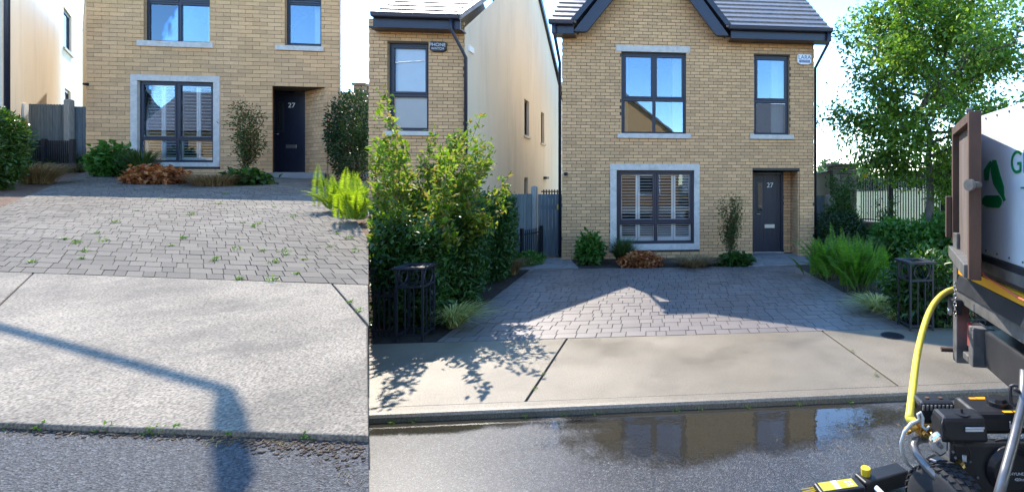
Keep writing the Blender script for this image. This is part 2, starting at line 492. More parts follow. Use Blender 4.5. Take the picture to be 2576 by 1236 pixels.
def pavers(parent, O, U, Vv, nrow, rd, smin, smax, poly, zf, mat, nobj, lens=(.13, .19, .25), gap=.0045, seed=3):
    rnd = random.Random(seed)
    full, part = [], []
    for r in range(nrow):
        s = smin - rnd.random() * .2
        va, vb = r * rd + gap, (r + 1) * rd - gap
        while s < smax:
            L = rnd.choice(lens)
            q = [(s + gap, va), (s + L - gap, va), (s + L - gap, vb), (s + gap, vb)]
            c = [(O[0] + a * U[0] + b * Vv[0], O[1] + a * U[1] + b * Vv[1]) for a, b in q]
            ins = [inside(poly, p) for p in c]
            if all(ins): full.append((c, L))
            elif any(ins) or inside(poly, ((c[0][0] + c[2][0]) / 2, (c[0][1] + c[2][1]) / 2)):
                k = clip(c, poly)
                if len(k) > 2: part.append(k)
            s += L
    full.sort(key=lambda t: t[0][0][0] ** 2 + t[0][0][1] ** 2)
    b = BASE[parent.name]
    meshes = {}
    for c, L in full[:nobj]:
        if L not in meshes:
            o0 = c[0]; z0 = zf(*o0)
            tops = [(p[0] - o0[0], p[1] - o0[1], zf(*p) - z0) for p in c]
            tmp = MB(); tmp.slab(tops, .03)
            ob = tmp.build("paver", mat, None, (0, 0, 0), bevel=0)
            meshes[L] = ob.data; bpy.data.objects.remove(ob)
        o = bpy.data.objects.new("paver", meshes[L]); COL.objects.link(o); o.parent = parent
        BASE[o.name] = b
        o.location = (c[0][0] - b[0], c[0][1] - b[1], zf(*c[0]) - b[2] + rnd.uniform(-.003, .002))
    mb = MB()
    for c in [t[0] for t in full[nobj:]] + part:
        dz = rnd.uniform(-.003, .002)
        mb.slab([(p[0], p[1], zf(*p) + dz) for p in c], .03)
    if mb.V: stuff(mb.build("paver_field", mat, parent))

def pxpolyB(pts):
    return [gp(x, y)[:2] for x, y in pts]
drive_poly = [fbp(fb_u(1098, V_D), V_D, 0)[:2], fbp(fb_u(2286, V_D), V_D, 0)[:2], gp(1998, 667)[:2], gp(1334, 677)[:2]]
drv = structure(MB().slab([(p[0], p[1], -.010) for p in drive_poly], .05).build("driveway", M['joint']))
pavers(drv, fbp(-4, V_D, 0), (FB.c, FB.s), (-FB.s, FB.c), 30, .165, 0, 9, drive_poly, lambda X, Y: 0.0, M['paveB'], 300, lens=(.115, .165, .225), seed=3)
for nm, pl in (("garden_path", [(1300, 678), (1455, 674), (1432, 648), (1348, 650)]), ("front_step", [(1884, 669), (2042, 664), (2052, 640), (1893, 634)])):
    pp = pxpolyB(pl)
    st = structure(MB().slab([(p[0], p[1], -.004) for p in pp], .03).build(nm, M['joint']))
    O = fbp(-5, 9.2, 0)
    pavers(st, O, (FB.c, FB.s), (-FB.s, FB.c), 18, .19, 0, 9, pp, lambda X, Y: .012, M['pavePath'], 300, seed=8)

# puddles standing against the kerb: clear in the middle, thinning to damp asphalt at the rim
def water():
    m, n, l, p = nodes("standing_water")
    p.inputs['Base Color'].default_value = (0.03, 0.026, 0.018, 1); p.inputs['Roughness'].default_value = 0.03
    p.inputs['Specular IOR Level'].default_value = 0.8
    tc = n.new("ShaderNodeTexCoord")
    nz = n.new("ShaderNodeTexNoise"); nz.inputs['Scale'].default_value = 5.0; nz.inputs['Detail'].default_value = 7; nz.inputs['Roughness'].default_value = 0.65
    l.new(tc.outputs['Object'], nz.inputs['Vector'])
    at_ = n.new("ShaderNodeAttribute"); at_.attribute_name = "depth"
    ad = n.new("ShaderNodeMath"); ad.operation = 'MULTIPLY_ADD'; ad.inputs[1].default_value = 0.9
    l.new(nz.outputs['Fac'], ad.inputs[0]); l.new(at_.outputs['Fac'], ad.inputs[2])
    mr = n.new("ShaderNodeMapRange"); mr.inputs['From Min'].default_value = 0.78; mr.inputs['From Max'].default_value = 1.12; mr.inputs['To Max'].default_value = 0.9
    n2 = n.new("ShaderNodeTexNoise"); n2.inputs['Scale'].default_value = 70.0; n2.inputs['Detail'].default_value = 3
    l.new(tc.outputs['Object'], n2.inputs['Vector'])
    a2 = n.new("ShaderNodeMath"); a2.operation = 'MULTIPLY_ADD'; a2.inputs[1].default_value = 0.55
    sb2 = n.new("ShaderNodeMath"); sb2.operation = 'SUBTRACT'; sb2.inputs[1].default_value = 0.5
    l.new(n2.outputs['Fac'], sb2.inputs[0]); l.new(sb2.outputs[0], a2.inputs[0]); l.new(ad.outputs[0], a2.inputs[2])
    l.new(a2.outputs[0], mr.inputs['Value'])
    tr = n.new("ShaderNodeBsdfTransparent"); mx = n.new("ShaderNodeMixShader")
    l.new(mr.outputs['Result'], mx.inputs['Fac']); l.new(tr.outputs[0], mx.inputs[1]); l.new(p.outputs[0], mx.inputs[2])
    l.new(mx.outputs[0], n["Material Output"].inputs['Surface'])
    rz = n.new("ShaderNodeTexNoise"); rz.inputs['Scale'].default_value = 14.0
    l.new(tc.outputs['Object'], rz.inputs['Vector'])
    bp = n.new("ShaderNodeBump"); bp.inputs['Strength'].default_value = 0.06; bp.inputs['Distance'].default_value = 0.01
    l.new(rz.outputs['Fac'], bp.inputs['Height']); l.new(bp.outputs['Normal'], p.inputs['Normal'])
    return m
M['puddle'] = water()
def puddle(uc, vc, ru, rv, seed):
    mb = MB(); dep = [1.0]
    N, K = 72, 8
    mb.V.append(fbp(uc, min(vc, V_K - .004), -.055))
    for k in range(1, K + 1):
        for i in range(N):
            a = 2 * math.pi * i / N
            wob = 1 + .10 * math.sin(3 * a + seed) + .07 * math.sin(7 * a + 2 * seed) + .04 * math.sin(13 * a)
            u = uc + ru * math.cos(a) * wob * k / K; v = vc + rv * math.sin(a) * wob * k / K
            mb.V.append(fbp(u, min(v, V_K - .004), -.055)); dep.append(1 - (k / K) ** 1.6)
    for i in range(N): mb.Fc.append((0, 1 + i, 1 + (i + 1) % N))
    for k in range(K - 1):
        for i in range(N):
            j = (i + 1) % N
            mb.Fc.append((1 + k * N + i, 1 + (k + 1) * N + i, 1 + (k + 1) * N + j, 1 + k * N + j))
    o = mb.build("puddle", M['puddle'])
    at_ = o.data.attributes.new("depth", 'FLOAT', 'POINT'); at_.data.foreach_set("value", dep)
    return structure(o)
puddle(.55, V_K - .22, 1.9, .62, 1.0)
puddle(-1.75, V_K - .05, 1.5, .2, 2.0)

# manhole cover in the pavement
mc = gp(2245, 843, .003)
cv = thing("manhole_cover", "round dark cast iron cover set in the damp pavement", "manhole cover", mc)
mb = MB()
ring = [(mc[0] + .125 * math.cos(t), mc[1] + .125 * math.sin(t), .006) for t in np.linspace(0, 2 * math.pi, 33)[:-1]]
mb.slab(ring, .012); mb.build("cover", M['iron'], cv)
mb = MB()
for i in range(-4, 5):
    h = math.sqrt(max(0, .108 ** 2 - (i * .025) ** 2))
    mb.box(mc[0] - h, mc[0] + h, mc[1] + i * .025 - .004, mc[1] + i * .025 + .004, .0065, .010)
mb.build("raised_ribs", M['iron'], cv)

# ---- plot of the left photograph
YK, YD = gA(463, 1078)[1], gA(505, 700)[1]
def A3(X, Y, dz=0): return (X, Y, zA(X, Y) + dz)
def seamX(Y): return SEAM * Y
structure(MB().slab([A3(-9, -.6, -.03), A3(-.05, -.6, -.03), A3(seamX(.3), .3, -.03), A3(seamX(YK), YK, -.03), A3(-9, YK, -.03)], 1.6).build("road", M['asphA']))
VA = (-1.055, 1.0)
pavA = structure(MB().slab([A3(-13, YK + .01, -.02), A3(seamX(YK + .01), YK + .01, -.02), A3(seamX(YD), YD - .01, -.02), A3(-17, YD - .01, -.02)], 1.6).build("pavement", M['joint']))
ja = gA(85, 686); jb = gA(840, 716)
def along(P, Y): return P[0] + VA[0] * (Y - P[1])
def slabA(xl0, xl1, xr0, xr1):
    MB().slab([A3(xl0, YK), A3(xr0, YK), A3(xr1, YD - .006), A3(xl1, YD - .006)], .09).build("slab", M['concA'], pavA, bevel=.008)
slabA(-12, -16, along(ja, YK) - g * .7, along(ja, YD) - g * .7)
YX = (jb[0] - VA[0] * jb[1]) / (SEAM - VA[0])              # where the second joint meets the plot boundary
def slabP(pts): MB().slab([A3(x, y) for x, y in pts], .09).build("slab", M['concA'], pavA, bevel=.008)
slabP([(along(ja, YK) + g * .7, YK), (seamX(YK), YK), (seamX(YX) , YX - .02), (along(jb, YD) - g * .7, YD - .006), (along(ja, YD) + g * .7, YD - .006)])
slabP([(seamX(YX), YX + .004), (seamX(YD), YD - .006), (along(jb, YD) + g * .7, YD - .006)])
def pxpolyA(pts): return [gA(x, y)[:2] for x, y in pts]
polyA = pxpolyA([(-60, 684), (-20, 530), (150, 458), (232, 424), (826, 440), (885, 535), (926.5, 598), (926.5, 717)])
polyA = clip([( -30, YD), (0, YD), (0, 30), (-30, 30)], polyA)
structure(MB().slab([A3(-24, YD, -.03), A3(seamX(YD), YD, -.03), A3(seamX(19), 19, -.03), A3(-40, 19, -.03)], 2.6).build("flower_bed", M['soilA']))
drvA = structure(MB().slab([A3(p[0], p[1], -.012) for p in polyA], .015).build("driveway", M['joint']))
pavers(drvA, (0, YD), (1, 0), VA, 56, .158, -8, 8.5, polyA, zA, M['paveA'], 300, lens=(.11, .158, .215), seed=4)
# ------------------------------------------------------------------ brick houses
def unit_box():
    me = bpy.data.meshes.new("brick")
    b = .04
    V = [(0, 0, 0), (1, 0, 0), (1, 0, 1), (0, 0, 1), (0, 1, 0), (1, 1, 0), (1, 1, 1), (0, 1, 1)]
    me.from_pydata(V, [], [(0, 1, 2, 3), (1, 5, 6, 2), (5, 4, 7, 6), (4, 0, 3, 7), (3, 2, 6, 7), (4, 5, 1, 0)])
    me.materials.append(M['brick'])
    return me
BRICK = unit_box()
def subtract(iv, a, b):
    out = []
    for p, q in iv:
        if b <= p or a >= q: out.append((p, q)); continue
        if a > p: out.append((p, a))
        if b < q: out.append((b, q))
    return out
def lay(u0, u1, z0, z1, row, bl, openings=(), limit=None):
    res = []
    n = int(math.ceil((z1 - z0) / row))
    for r in range(n):
        za, zb = z0 + r * row + .005, min(z1, z0 + (r + 1) * row - .005)
        if zb - za < .02: continue
        zc = (za + zb) / 2
        iv = [(u0, u1)] if limit is None else limit(zc)
        for o in openings:
            if zb > o[2] + .012 and za < o[3] - .012: iv = subtract(iv, o[0], o[1])
        off = (r % 2) * bl / 2 + random.uniform(-.012, .012)
        k0 = int((min(i[0] for i in iv) - u0) / bl) - 2 if iv else 0
        for p, q in iv:
            k = math.floor((p - u0 + off) / bl) - 1
            while u0 + k * bl - off < q:
                a = max(p, u0 + k * bl - off + .005); b = min(q, u0 + (k + 1) * bl - off - .005)
                if b - a > .03: res.append((a, b, za, zb))
                k += 1
    return res
def put_bricks(house, fr, v0, bricks, nobj):
    b = BASE[house.name]
    def d(t):
        X, Y, Z = fr.w(t[0], v0, t[2]); return X * X + Y * Y + (Z - E) ** 2
    bricks = sorted(bricks, key=d)
    for a, c, za, zb in bricks[:nobj]:
        o = bpy.data.objects.new("brick", BRICK); COL.objects.link(o); o.parent = house
        X, Y, Z = fr.w(a, v0 + random.uniform(-.002, .002), za)
        o.location = (X - b[0], Y - b[1], Z - b[2]); o.rotation_euler = (0, 0, fr.th); o.scale = (c - a, .035, zb - za)
        BASE[o.name] = b
    mb = MB()
    for a, c, za, zb in bricks[nobj:]:
        e = random.uniform(-.002, .002)
        mb.box(a, c, v0 + e, v0 + .035, za, zb, fr)
    return mb
def wall_front(mb, fr, u0, u1, z0, z1, ops, v):
    us = sorted({u0, u1} | {max(u0, min(u1, o[i])) for o in ops for i in (0, 1)})
    zs = sorted({z0, z1} | {max(z0, min(z1, o[i])) for o in ops for i in (2, 3)})
    for i in range(len(us) - 1):
        for j in range(len(zs) - 1):
            uc, zc = (us[i] + us[i + 1]) / 2, (zs[j] + zs[j + 1]) / 2
            if any(o[0] < uc < o[1] and o[2] < zc < o[3] for o in ops): continue
            mb.poly([fr.w(us[i], v, zs[j]), fr.w(us[i + 1], v, zs[j]), fr.w(us[i + 1], v, zs[j + 1]), fr.w(us[i], v, zs[j + 1])])
def reveal(mb, fr, o, v0, v1):
    a, b, c, d = o
    for p, q in (((a, c), (b, c)), ((b, c), (b, d)), ((b, d), (a, d)), ((a, d), (a, c))):
        mb.poly([fr.w(p[0], v0, p[1]), fr.w(q[0], v0, q[1]), fr.w(q[0], v1, q[1]), fr.w(p[0], v1, p[1])])
def window(house, fr, o, v, mull, trans, label=None, fw=.055, sash=.045, glass='glass'):
    """frame with mullions; each light gets its own sash and pane"""
    a, b, c, d = o
    mb = MB()
    mb.box(a, b, v, v + .07, c, c + fw, fr); mb.box(a, b, v, v + .07, d - fw, d, fr)
    mb.box(a, a + fw, v, v + .07, c + fw, d - fw, fr); mb.box(b - fw, b, v, v + .07, c + fw, d - fw, fr)
    ms = [m for m in mull]; ts = [t for t in trans]
    for m in ms: mb.box(m - fw / 2, m + fw / 2, v + .002, v + .068, c + fw, d - fw, fr)
    ue = [a + fw] + [x for m in ms for x in (m - fw / 2, m + fw / 2)] + [b - fw]
    for t in ts:
        for i in range(0, len(ue), 2): mb.box(ue[i], ue[i + 1], v + .004, v + .066, t - fw / 2, t + fw / 2, fr)
    w = mb.build("window", M['navy'], house, bevel=.006)
    if label: w["label"] = label
    ze = [c + fw] + [x for t in ts for x in (t - fw / 2, t + fw / 2)] + [d - fw]
    for i in range(0, len(ue), 2):
        for j in range(0, len(ze), 2):
            p, q, r_, s_ = ue[i], ue[i + 1], ze[j], ze[j + 1]
            k = sash if j > 0 else .012
            sm = MB()
            sm.box(p, q, v - .012, v + .05, r_, r_ + k, fr); sm.box(p, q, v - .012, v + .05, s_ - k, s_, fr)
            sm.box(p, p + k, v - .012, v + .05, r_ + k, s_ - k, fr); sm.box(q - k, q, v - .012, v + .05, r_ + k, s_ - k, fr)
            sm.build("sash", M['navy'], w, bevel=.005)
            MB().box(p + k, q - k, v + .018, v + .024, r_ + k, s_ - k, fr).build("pane", M[glass], w)
    return w
def curtain(house, fr, u0, u1, z0, z1, v):
    n = 40; mb = MB()
    us = np.linspace(u0, u1, n)
    vs_ = [v + .025 * math.sin(i * 1.7) for i in range(n)]
    for i in range(n - 1):
        mb.poly([fr.w(us[i], vs_[i], z0), fr.w(us[i + 1], vs_[i + 1], z0), fr.w(us[i + 1], vs_[i + 1], z1), fr.w(us[i], vs_[i], z1)])
    return mb.build("curtain", M['white'], house, smooth=True)
def shutters(house, fr, o, v, tz):
    a, b, c, d = o
    k = 4
    s_ = house_parts = MB()
    W = (b - a) / k; st = .045
    for i in range(k):
        p, q = a + i * W + .004, a + (i + 1) * W - .004
        s_.box(p, p + st, v, v + .03, c, d, fr); s_.box(q - st, q, v, v + .03, c, d, fr)
        for z0, z1 in ((c, c + .10), (tz - .04, tz + .04), (d - .07, d)): s_.box(p + st, q - st, v + .001, v + .029, z0, z1, fr)
    sh = s_.build("shutter", M['white'], house)
    for i in range(k):
        p, q = a + i * W + .004 + st, a + (i + 1) * W - .004 - st
        for z0, z1, n in ((c + .10, tz - .04, 6), (tz + .04, d - .07, 15)):
            for j in range(n):
                z = z0 + (j + .5) * (z1 - z0) / n
                MB().hexa([fr.w(p, v - .018, z - .006), fr.w(q, v - .018, z - .006), fr.w(q, v + .036, z - .004), fr.w(p, v + .036, z - .004),
                           fr.w(p, v - .018, z + .004), fr.w(q, v - .018, z + .004), fr.w(q, v + .036, z + .006), fr.w(p, v + .036, z + .006)]).build("slat", M['white'], sh)
    return sh
def front_door(house, fr, a, b, c, d, v, lab):
    fw = .06
    mb = MB()
    mb.box(a, a + fw, v, v + .09, c, d, fr); mb.box(b - fw, b, v, v + .09, c, d, fr); mb.box(a + fw, b - fw, v, v + .09, d - fw, d, fr)
    mb.build("door_frame", M['navy'], house, bevel=.006)
    MB().box(a, b, v - .03, v + .09, c - .03, c, fr).build("threshold", M['stone'], house)
    dm = MB(); n = 6
    W = (b - a - 2 * fw - .01) / n
    for i in range(n):
        dm.box(a + fw + .005 + i * W + .0025, a + fw + .005 + (i + 1) * W - .0025, v + .03, v + .07, c + .01, d - fw - .005, fr)
    dm.box(a + fw + .005, b - fw - .005, v + .036, v + .075, c + .01, d - fw - .005, fr)
    door = dm.build("door", M['door'], house)
    H = d - c; wd = b - a
    g0, g1 = a + fw + .1 * wd, a + fw + .24 * wd
    MB().box(g0 - .02, g1 + .02, v + .018, v + .032, c + .50 * H, c + .88 * H, fr).build("glazing_bead", M['navy'], door)
    MB().box(g0, g1, v + .012, v + .02, c + .515 * H, c + .865 * H, fr).build("pane", surf_glass_dark, door)
    MB().box(a + .40 * wd, a + .72 * wd, v + .018, v + .034, c + .30 * H, c + .345 * H, fr).build("letterbox", M['steel'], door, bevel=.004)
    hx = a + fw + .035
    MB().tube([fr.w(hx, v + .03, c + .475 * H), fr.w(hx, v - .02, c + .475 * H), fr.w(hx + .10, v - .02, c + .475 * H)], .011).build("handle", M['steel'], door, smooth=True)
    text("door_number", "27", .17 * H / 2.0, fr.w(a + .57 * wd, v + .024, c + .835 * H), fr.th, M['white'], door, .004)
    return door
surf_glass_dark = surf("dark_glazing", (0.02, 0.022, 0.025), 0.05, 0.05, 3, spec=0.9)

def house27(label, fr, v0, P, row, bl, gable=None, nobj=300):
    """the brick-fronted house; P holds photo boxes (x0, x1, y0, y1) on the facade plane"""
    def ob(k, v=v0):
        x0, x1, y0, y1 = P[k]
        xm, ym = (x0 + x1) / 2, (y0 + y1) / 2
        return [fr.px(x0, ym, v)[0], fr.px(x1, ym, v)[0], fr.px(xm, y1, v)[1], fr.px(xm, y0, v)[1]]
    u0, u1 = fr.px(P['edges'][0], 300, v0)[0], fr.px(P['edges'][1], 300, v0)[0]
    zb, zt = P['zb'], P['zt']
    H = thing("brick_house", label, "house", fr.w((u0 + u1) / 2, v0, zb))
    w1, w2, w3 = ob('win_up'), ob('win_up_r'), ob('win_low')
    sur = ob('surround')
    door_op = ob('door_open')
    door_op[2] = zb
    ops = [w1, w2, sur, door_op]
    limit = None
    if gable:
        ug, za, sl = gable                               # apex position, apex height, slope
        def limit(z):
            if z <= zt: return [(u0, u1)]
            h = (za - z) / sl
            return [(ug - h, ug + h)] if h > .05 else []
    ztop = gable[1] if gable else zt
    br = lay(u0, u1, zb, ztop, row, bl, ops, limit)
    rest = put_bricks(H, fr, v0, br, nobj)
    # body
    mb = MB()
    wall_front(mb, fr, u0 + .012, u1 - .012, zb - .3, zt, ops, v0 + .012)
    if gable:
        h0 = (za - zt) / sl
        mb.poly([fr.w(ug - h0, v0 + .012, zt), fr.w(ug + h0, v0 + .012, zt), fr.w(ug, v0 + .012, za)])
    mb.build("wall", M['mortar'], H)
    dep = P['depth']
    sk = P.get('skew', 0.0)                               # sideways drift of the flank walls per metre of depth
    sm = MB()
    for u in (u0 + .012, u1 - .012):
        pts = [fr.w(u, v0 + .013, zb - .3), fr.w(u + sk * dep, v0 + dep, zb - .3), fr.w(u + sk * dep, v0 + dep, zt), fr.w(u, v0 + .013, zt)]
        if gable:
            pts.insert(3, fr.w(u, v0 + P['ridge'][0], P['ridge'][1] - .12))
        sm.poly(pts)
    d_ = sk * dep
    sm.poly([fr.w(u0 + d_, v0 + dep, zb - .3), fr.w(u1 + d_, v0 + dep, zb - .3), fr.w(u1 + d_, v0 + dep, zt), fr.w(u0 + d_, v0 + dep, zt)])
    sm.build("side_wall", M['render'], H)
    # brick returns on the visible corners
    rm = MB()
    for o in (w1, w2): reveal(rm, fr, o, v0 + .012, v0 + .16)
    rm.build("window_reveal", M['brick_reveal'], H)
    k_ = sk * 3.2
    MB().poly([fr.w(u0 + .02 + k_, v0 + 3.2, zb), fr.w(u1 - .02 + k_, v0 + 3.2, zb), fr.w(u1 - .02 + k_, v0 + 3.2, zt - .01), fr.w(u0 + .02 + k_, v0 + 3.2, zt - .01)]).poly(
        [fr.w(u0 + .02, v0 + .2, (w1[2] + sur[3]) / 2), fr.w(u1 - .02, v0 + .2, (w1[2] + sur[3]) / 2), fr.w(u1 - .02 + k_, v0 + 3.2, (w1[2] + sur[3]) / 2), fr.w(u0 + .02 + k_, v0 + 3.2, (w1[2] + sur[3]) / 2)]).build("dark_room_backing", M['dark'], H)  # near-black planes stand in for the unlit rooms behind the panes
    # stone surround, sills, lintel
    f = ob('win_low')
    cs = MB()
    cs.box(sur[0], sur[1], v0 - .03, v0 + .14, f[3], sur[3], fr); 
    cs.box(sur[0], f[0], v0 - .029, v0 + .14, f[2], f[3], fr); cs.box(f[1], sur[1], v0 - .029, v0 + .14, f[2], f[3], fr)
    cs.build("window_surround", M['stone'], H, bevel=.006)
    MB().box(sur[0], sur[1], v0 - .045, v0 + .16, sur[2], f[2], fr).build("sill", M['stone'], H, bevel=.006)
    for k in ('sill_up', 'sill_up_r', 'lintel'):
        if k in P:
            s_ = ob(k)
            MB().box(s_[0], s_[1], v0 - (.05 if 'sill' in k else .012), v0 + .10, s_[2], s_[3], fr).build("sill" if 'sill' in k else "lintel", M['stone'], H, bevel=.005)
    # windows
    def mid(o, t=.5): return o[0] + (o[1] - o[0]) * t
    t1 = w1[2] + (w1[3] - w1[2]) * P['tr_up']; t2 = w2[2] + (w2[3] - w2[2]) * P['tr_up']; t3 = f[2] + (f[3] - f[2]) * P['tr_low']
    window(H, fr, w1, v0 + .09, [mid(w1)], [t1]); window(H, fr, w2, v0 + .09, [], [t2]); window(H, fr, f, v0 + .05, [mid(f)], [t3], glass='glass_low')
    curtain(H, fr, w1[1] - .30, w1[1] - .07, w1[2] + .08, w1[3] - .05, v0 + .32)
    curtain(H, fr, w1[0] + .06, w1[0] + .13, w1[2] + .08, w1[3] - .05, v0 + .32)
    curtain(H, fr, w2[1] - .36, w2[1] - .07, w2[2] + .08, w2[3] - .05, v0 + .32)
    shutters(H, fr, [f[0] + .06, f[1] - .06, f[2] + .05, f[3] - .06], v0 + .142, t3)
    return H, rest, ob, (u0, u1), door_op

# ---- house 27 in the right photograph
V_H = 10.87
zg = 0.0
PBX = dict(edges=(1413, 2048), zb=0.0, depth=9.2, win_up=(1563, 1726, 131, 338), win_up_r=(1897, 1986, 138, 340), win_low=(1551, 1746, 428, 613),
           surround=(1535, 1760, 412, 628), sill_up=(1554, 1738, 336, 348), sill_up_r=(1886, 1996, 339, 350), lintel=(1550, 1736, 115, 131),
           door_open=(1893, 2012, 428, 636), tr_up=.43, tr_low=.29)
uG, zGb = FB.px(1641, 91, V_H)
slope = 1.24
uGl = FB.px(1466, 91, V_H)[0]
zG = zGb + (uG - uGl) * slope
PBX['zt'] = FB.px(1740, 88, V_H)[1]
RV, RZ = 4.6, 8.95
PBX['ridge'] = (RV, RZ)
HB, restB, obB, (uB0, uB1), dB = house27("buff brick house number 27 with front gable above the wet clean driveway", FB, V_H, PBX, .0735, .213, gable=(uG, zG, slope))
# porch recess: door set back, brick return on its far side
va = V_H + .012; vd = V_H + .62
dl = FB.px(1893, 530, vd)[0]; dr = FB.px(1971, 530, vd)[0]
ztd = dB[3]
pr = MB()
pr.poly([FB.w(dB[0], va, 0), FB.w(dl - .02, vd + .1, 0), FB.w(dl - .02, vd + .1, ztd), FB.w(dB[0], va, ztd)])
pr.poly([FB.w(dB[0], va, ztd), FB.w(dB[1], va, ztd), FB.w(dB[1], vd + .1, ztd), FB.w(dl - .02, vd + .1, ztd)])
pr.poly([FB.w(dB[1], va, 0), FB.w(dB[1], vd + .1, 0), FB.w(dB[1], vd + .1, ztd), FB.w(dB[1], va, ztd)])
pr.poly([FB.w(dr, vd + .012, 0), FB.w(dB[1], vd + .012, 0), FB.w(dB[1], vd + .012, ztd), FB.w(dr, vd + .012, ztd)])
pr.build("porch", M['mortar'], HB)
for a, b, za, zb in lay(dr, dB[1] - .036, 0, ztd - .004, .0735, .213):
    restB.box(a, b, vd, vd + .03, za, zb, FB)
FR = Frame(*FB.w(dB[1], V_H, 0)[:2], TH_B + R(90))       # return wall: u runs into the house
for a, b, za, zb in lay(.03, .60, 0, ztd - .004, .0735, .213):
    restB.box(a, b, .0, .034, za, zb, FR)
stuff(restB.build("brick_field", M['brick'], HB))
front_door(HB, FB, dl, dr, .02, ztd - .03, vd, '')
# corner quoins of brick on the gable side, roof, eaves
def courses(house, fr, ul, ur, va_, za_, vb_, zb_, n, hole=None, mat=None):
    for i in range(n):
        t0, t1 = i / n, (i + 1) / n + .012
        v0_, z0_ = va_ + (vb_ - va_) * t0, za_ + (zb_ - za_) * t0
        v1_, z1_ = va_ + (vb_ - va_) * t1, za_ + (zb_ - za_) * t1
        iv = [(ul, ur)]
        if hole:
            ug_, zg_, sl_ = hole
            h = (zg_ - (z0_ + z1_) / 2) / sl_
            if h > 0: iv = subtract(iv, ug_ - h, ug_ + h)
        for a, b in iv:
            MB().hexa([fr.w(a, v0_, z0_), fr.w(b, v0_, z0_), fr.w(b, v1_, z1_), fr.w(a, v1_, z1_),
                       fr.w(a, v0_ - .012, z0_ + .05), fr.w(b, v0_ - .012, z0_ + .05), fr.w(b, v1_, z1_ + .014), fr.w(a, v1_, z1_ + .014)]).build("tile_course", mat or M['tile'], house)
zE = FB.px(1740, 66, V_H - .38)[1]
vE = V_H - .38
uEl, uEr = FB.px(1381, 70, vE)[0], FB.px(2093, 70, vE)[0]
courses(HB, FB, uEl + .02, uEr - .02, vE, zE, V_H + RV, RZ, 20, (uG, zG + .35, slope))
courses(HB, FB, uEl + .02, uEr - .02, V_H + 9.6, zE, V_H + RV, RZ, 8)
gh = (zG + .33 - zE) / slope
vm = vE + (zG + .33 - zE) / ((RZ - zE) / (V_H + RV - vE))
gm = MB()
for sg in (-1, 1):
    gm.hexa([FB.w(uG + sg * gh, vE, zE), FB.w(uG, vE, zG + .33), FB.w(uG, vm, zG + .33), FB.w(uG + sg * gh, vE + .05, zE),
             FB.w(uG + sg * gh, vE, zE + .06), FB.w(uG, vE, zG + .39), FB.w(uG, vm, zG + .39), FB.w(uG + sg * gh, vE + .05, zE + .06)])
gm.build("gable_roof", M['tile'], HB)
for sg in (-1, 1):                                             # barge boards of the gable and their verge trim
    wv = .36
    MB().ext([(uG + sg * (gh - .02), zE - .17), (uG + sg * (gh - .30), zE - .17), (uG, zG - .16), (uG, zG + .31)], vE + .02, vE + .10, FB).build("barge_board", M['navy'], HB)
    MB().ext([(uG + sg * (gh + .04), zE + .05), (uG + sg * (gh - .10), zE + .05), (uG, zG + .28), (uG, zG + .44)], vE - .035, vE + .16, FB).build("verge_trim", M['navy'], HB)
    MB().poly([FB.w(uG + sg * (gh - .05), vE + .1, zE - .15), FB.w(uG, vE + .1, zG + .2), FB.w(uG, V_H + .02, zG + .2), FB.w(uG + sg * (gh - .05), V_H + .02, zE - .15)]).build("gable_soffit", M['navy'], HB)
for a, b in ((uEl, uG - gh + .02), (uG + gh - .02, uEr)):
    MB().box(a + .05, b, vE + .03, vE + .08, zE - .23, zE - .005, FB).build("fascia", M['navy'], HB, bevel=.004)
    MB().box(a + .05, b, vE + .082, V_H, zE - .225, zE - .20, FB).build("soffit", M['navy'], HB)
    prof = [(.0, .055), (-.10, .055), (-.105, .0), (-.075, -.045), (-.02, -.05), (0, -.03)]
    MB().hexa([FB.w(a, vE - .085, zE - .06), FB.w(b, vE - .085, zE - .06), FB.w(b, vE + .028, zE - .06), FB.w(a, vE + .028, zE - .06),
               FB.w(a, vE - .105, zE + .04), FB.w(b, vE - .105, zE + .04), FB.w(b, vE + .028, zE + .04), FB.w(a, vE + .028, zE + .04)]).build("gutter", M['navy'], HB, bevel=.02)
MB().tube([FB.w(uEl + .12, vE - .03, zE - .06), FB.w(uEl + .12, vE - .03, zE - .26), FB.w(uB0 - .06, V_H + .10, zE - .75), FB.w(uB0 - .06, V_H + .10, .05)], .034).build("downpipe", M['navy'], HB, smooth=True)
MB().tube([FB.w(uEr - .10, vE - .03, zE - .06), FB.w(uEr - .10, vE - .03, zE - .3), FB.w(uB1 + .06, V_H + .10, zE - .75), FB.w(uB1 + .06, V_H + .10, .05)], .034).build("downpipe", M['navy'], HB, smooth=True)
def alarm(house, fr, x, y, v, w, h, mat, lines, tmat):
    u, z = fr.px(x, y, v)
    mb = MB(); mb.ext([(u - w / 2, z - h * .32), (u - w * .28, z - h / 2), (u + w * .28, z - h / 2), (u + w / 2, z - h * .32), (u + w / 2, z + h * .4), (u + w * .42, z + h / 2), (u - w * .42, z + h / 2), (u - w / 2, z + h * .4)], v - .06, v, fr)
    al = mb.build("alarm_box", mat, house, bevel=.012)
    for s, sz, dz in lines:
        text("lettering", s, sz, fr.w(u, v - .0625, z + dz), fr.th, tmat, al, .001)
    return al
M['blueink'] = surf("blue_print", (0.02, 0.05, 0.22), 0.5, 0.02, 3)
M['greyink'] = surf("pale_print", (0.7, 0.7, 0.7), 0.5, 0.02, 3)
al = alarm(HB, FB, 2022, 151, V_H, .33, .235, M['white'], (("LARA", .125, .045),), M['blueink'])
u, z = FB.px(2022, 151, V_H)
MB().box(u - .125, u + .125, V_H - .0635, V_H - .0605, z - .075, z - .012, FB).build("number_strip", M['blueink'], al)
text("lettering", "4659090", .062, FB.w(u, V_H - .065, z - .044), TH_B, M['greyink'], al, .001)
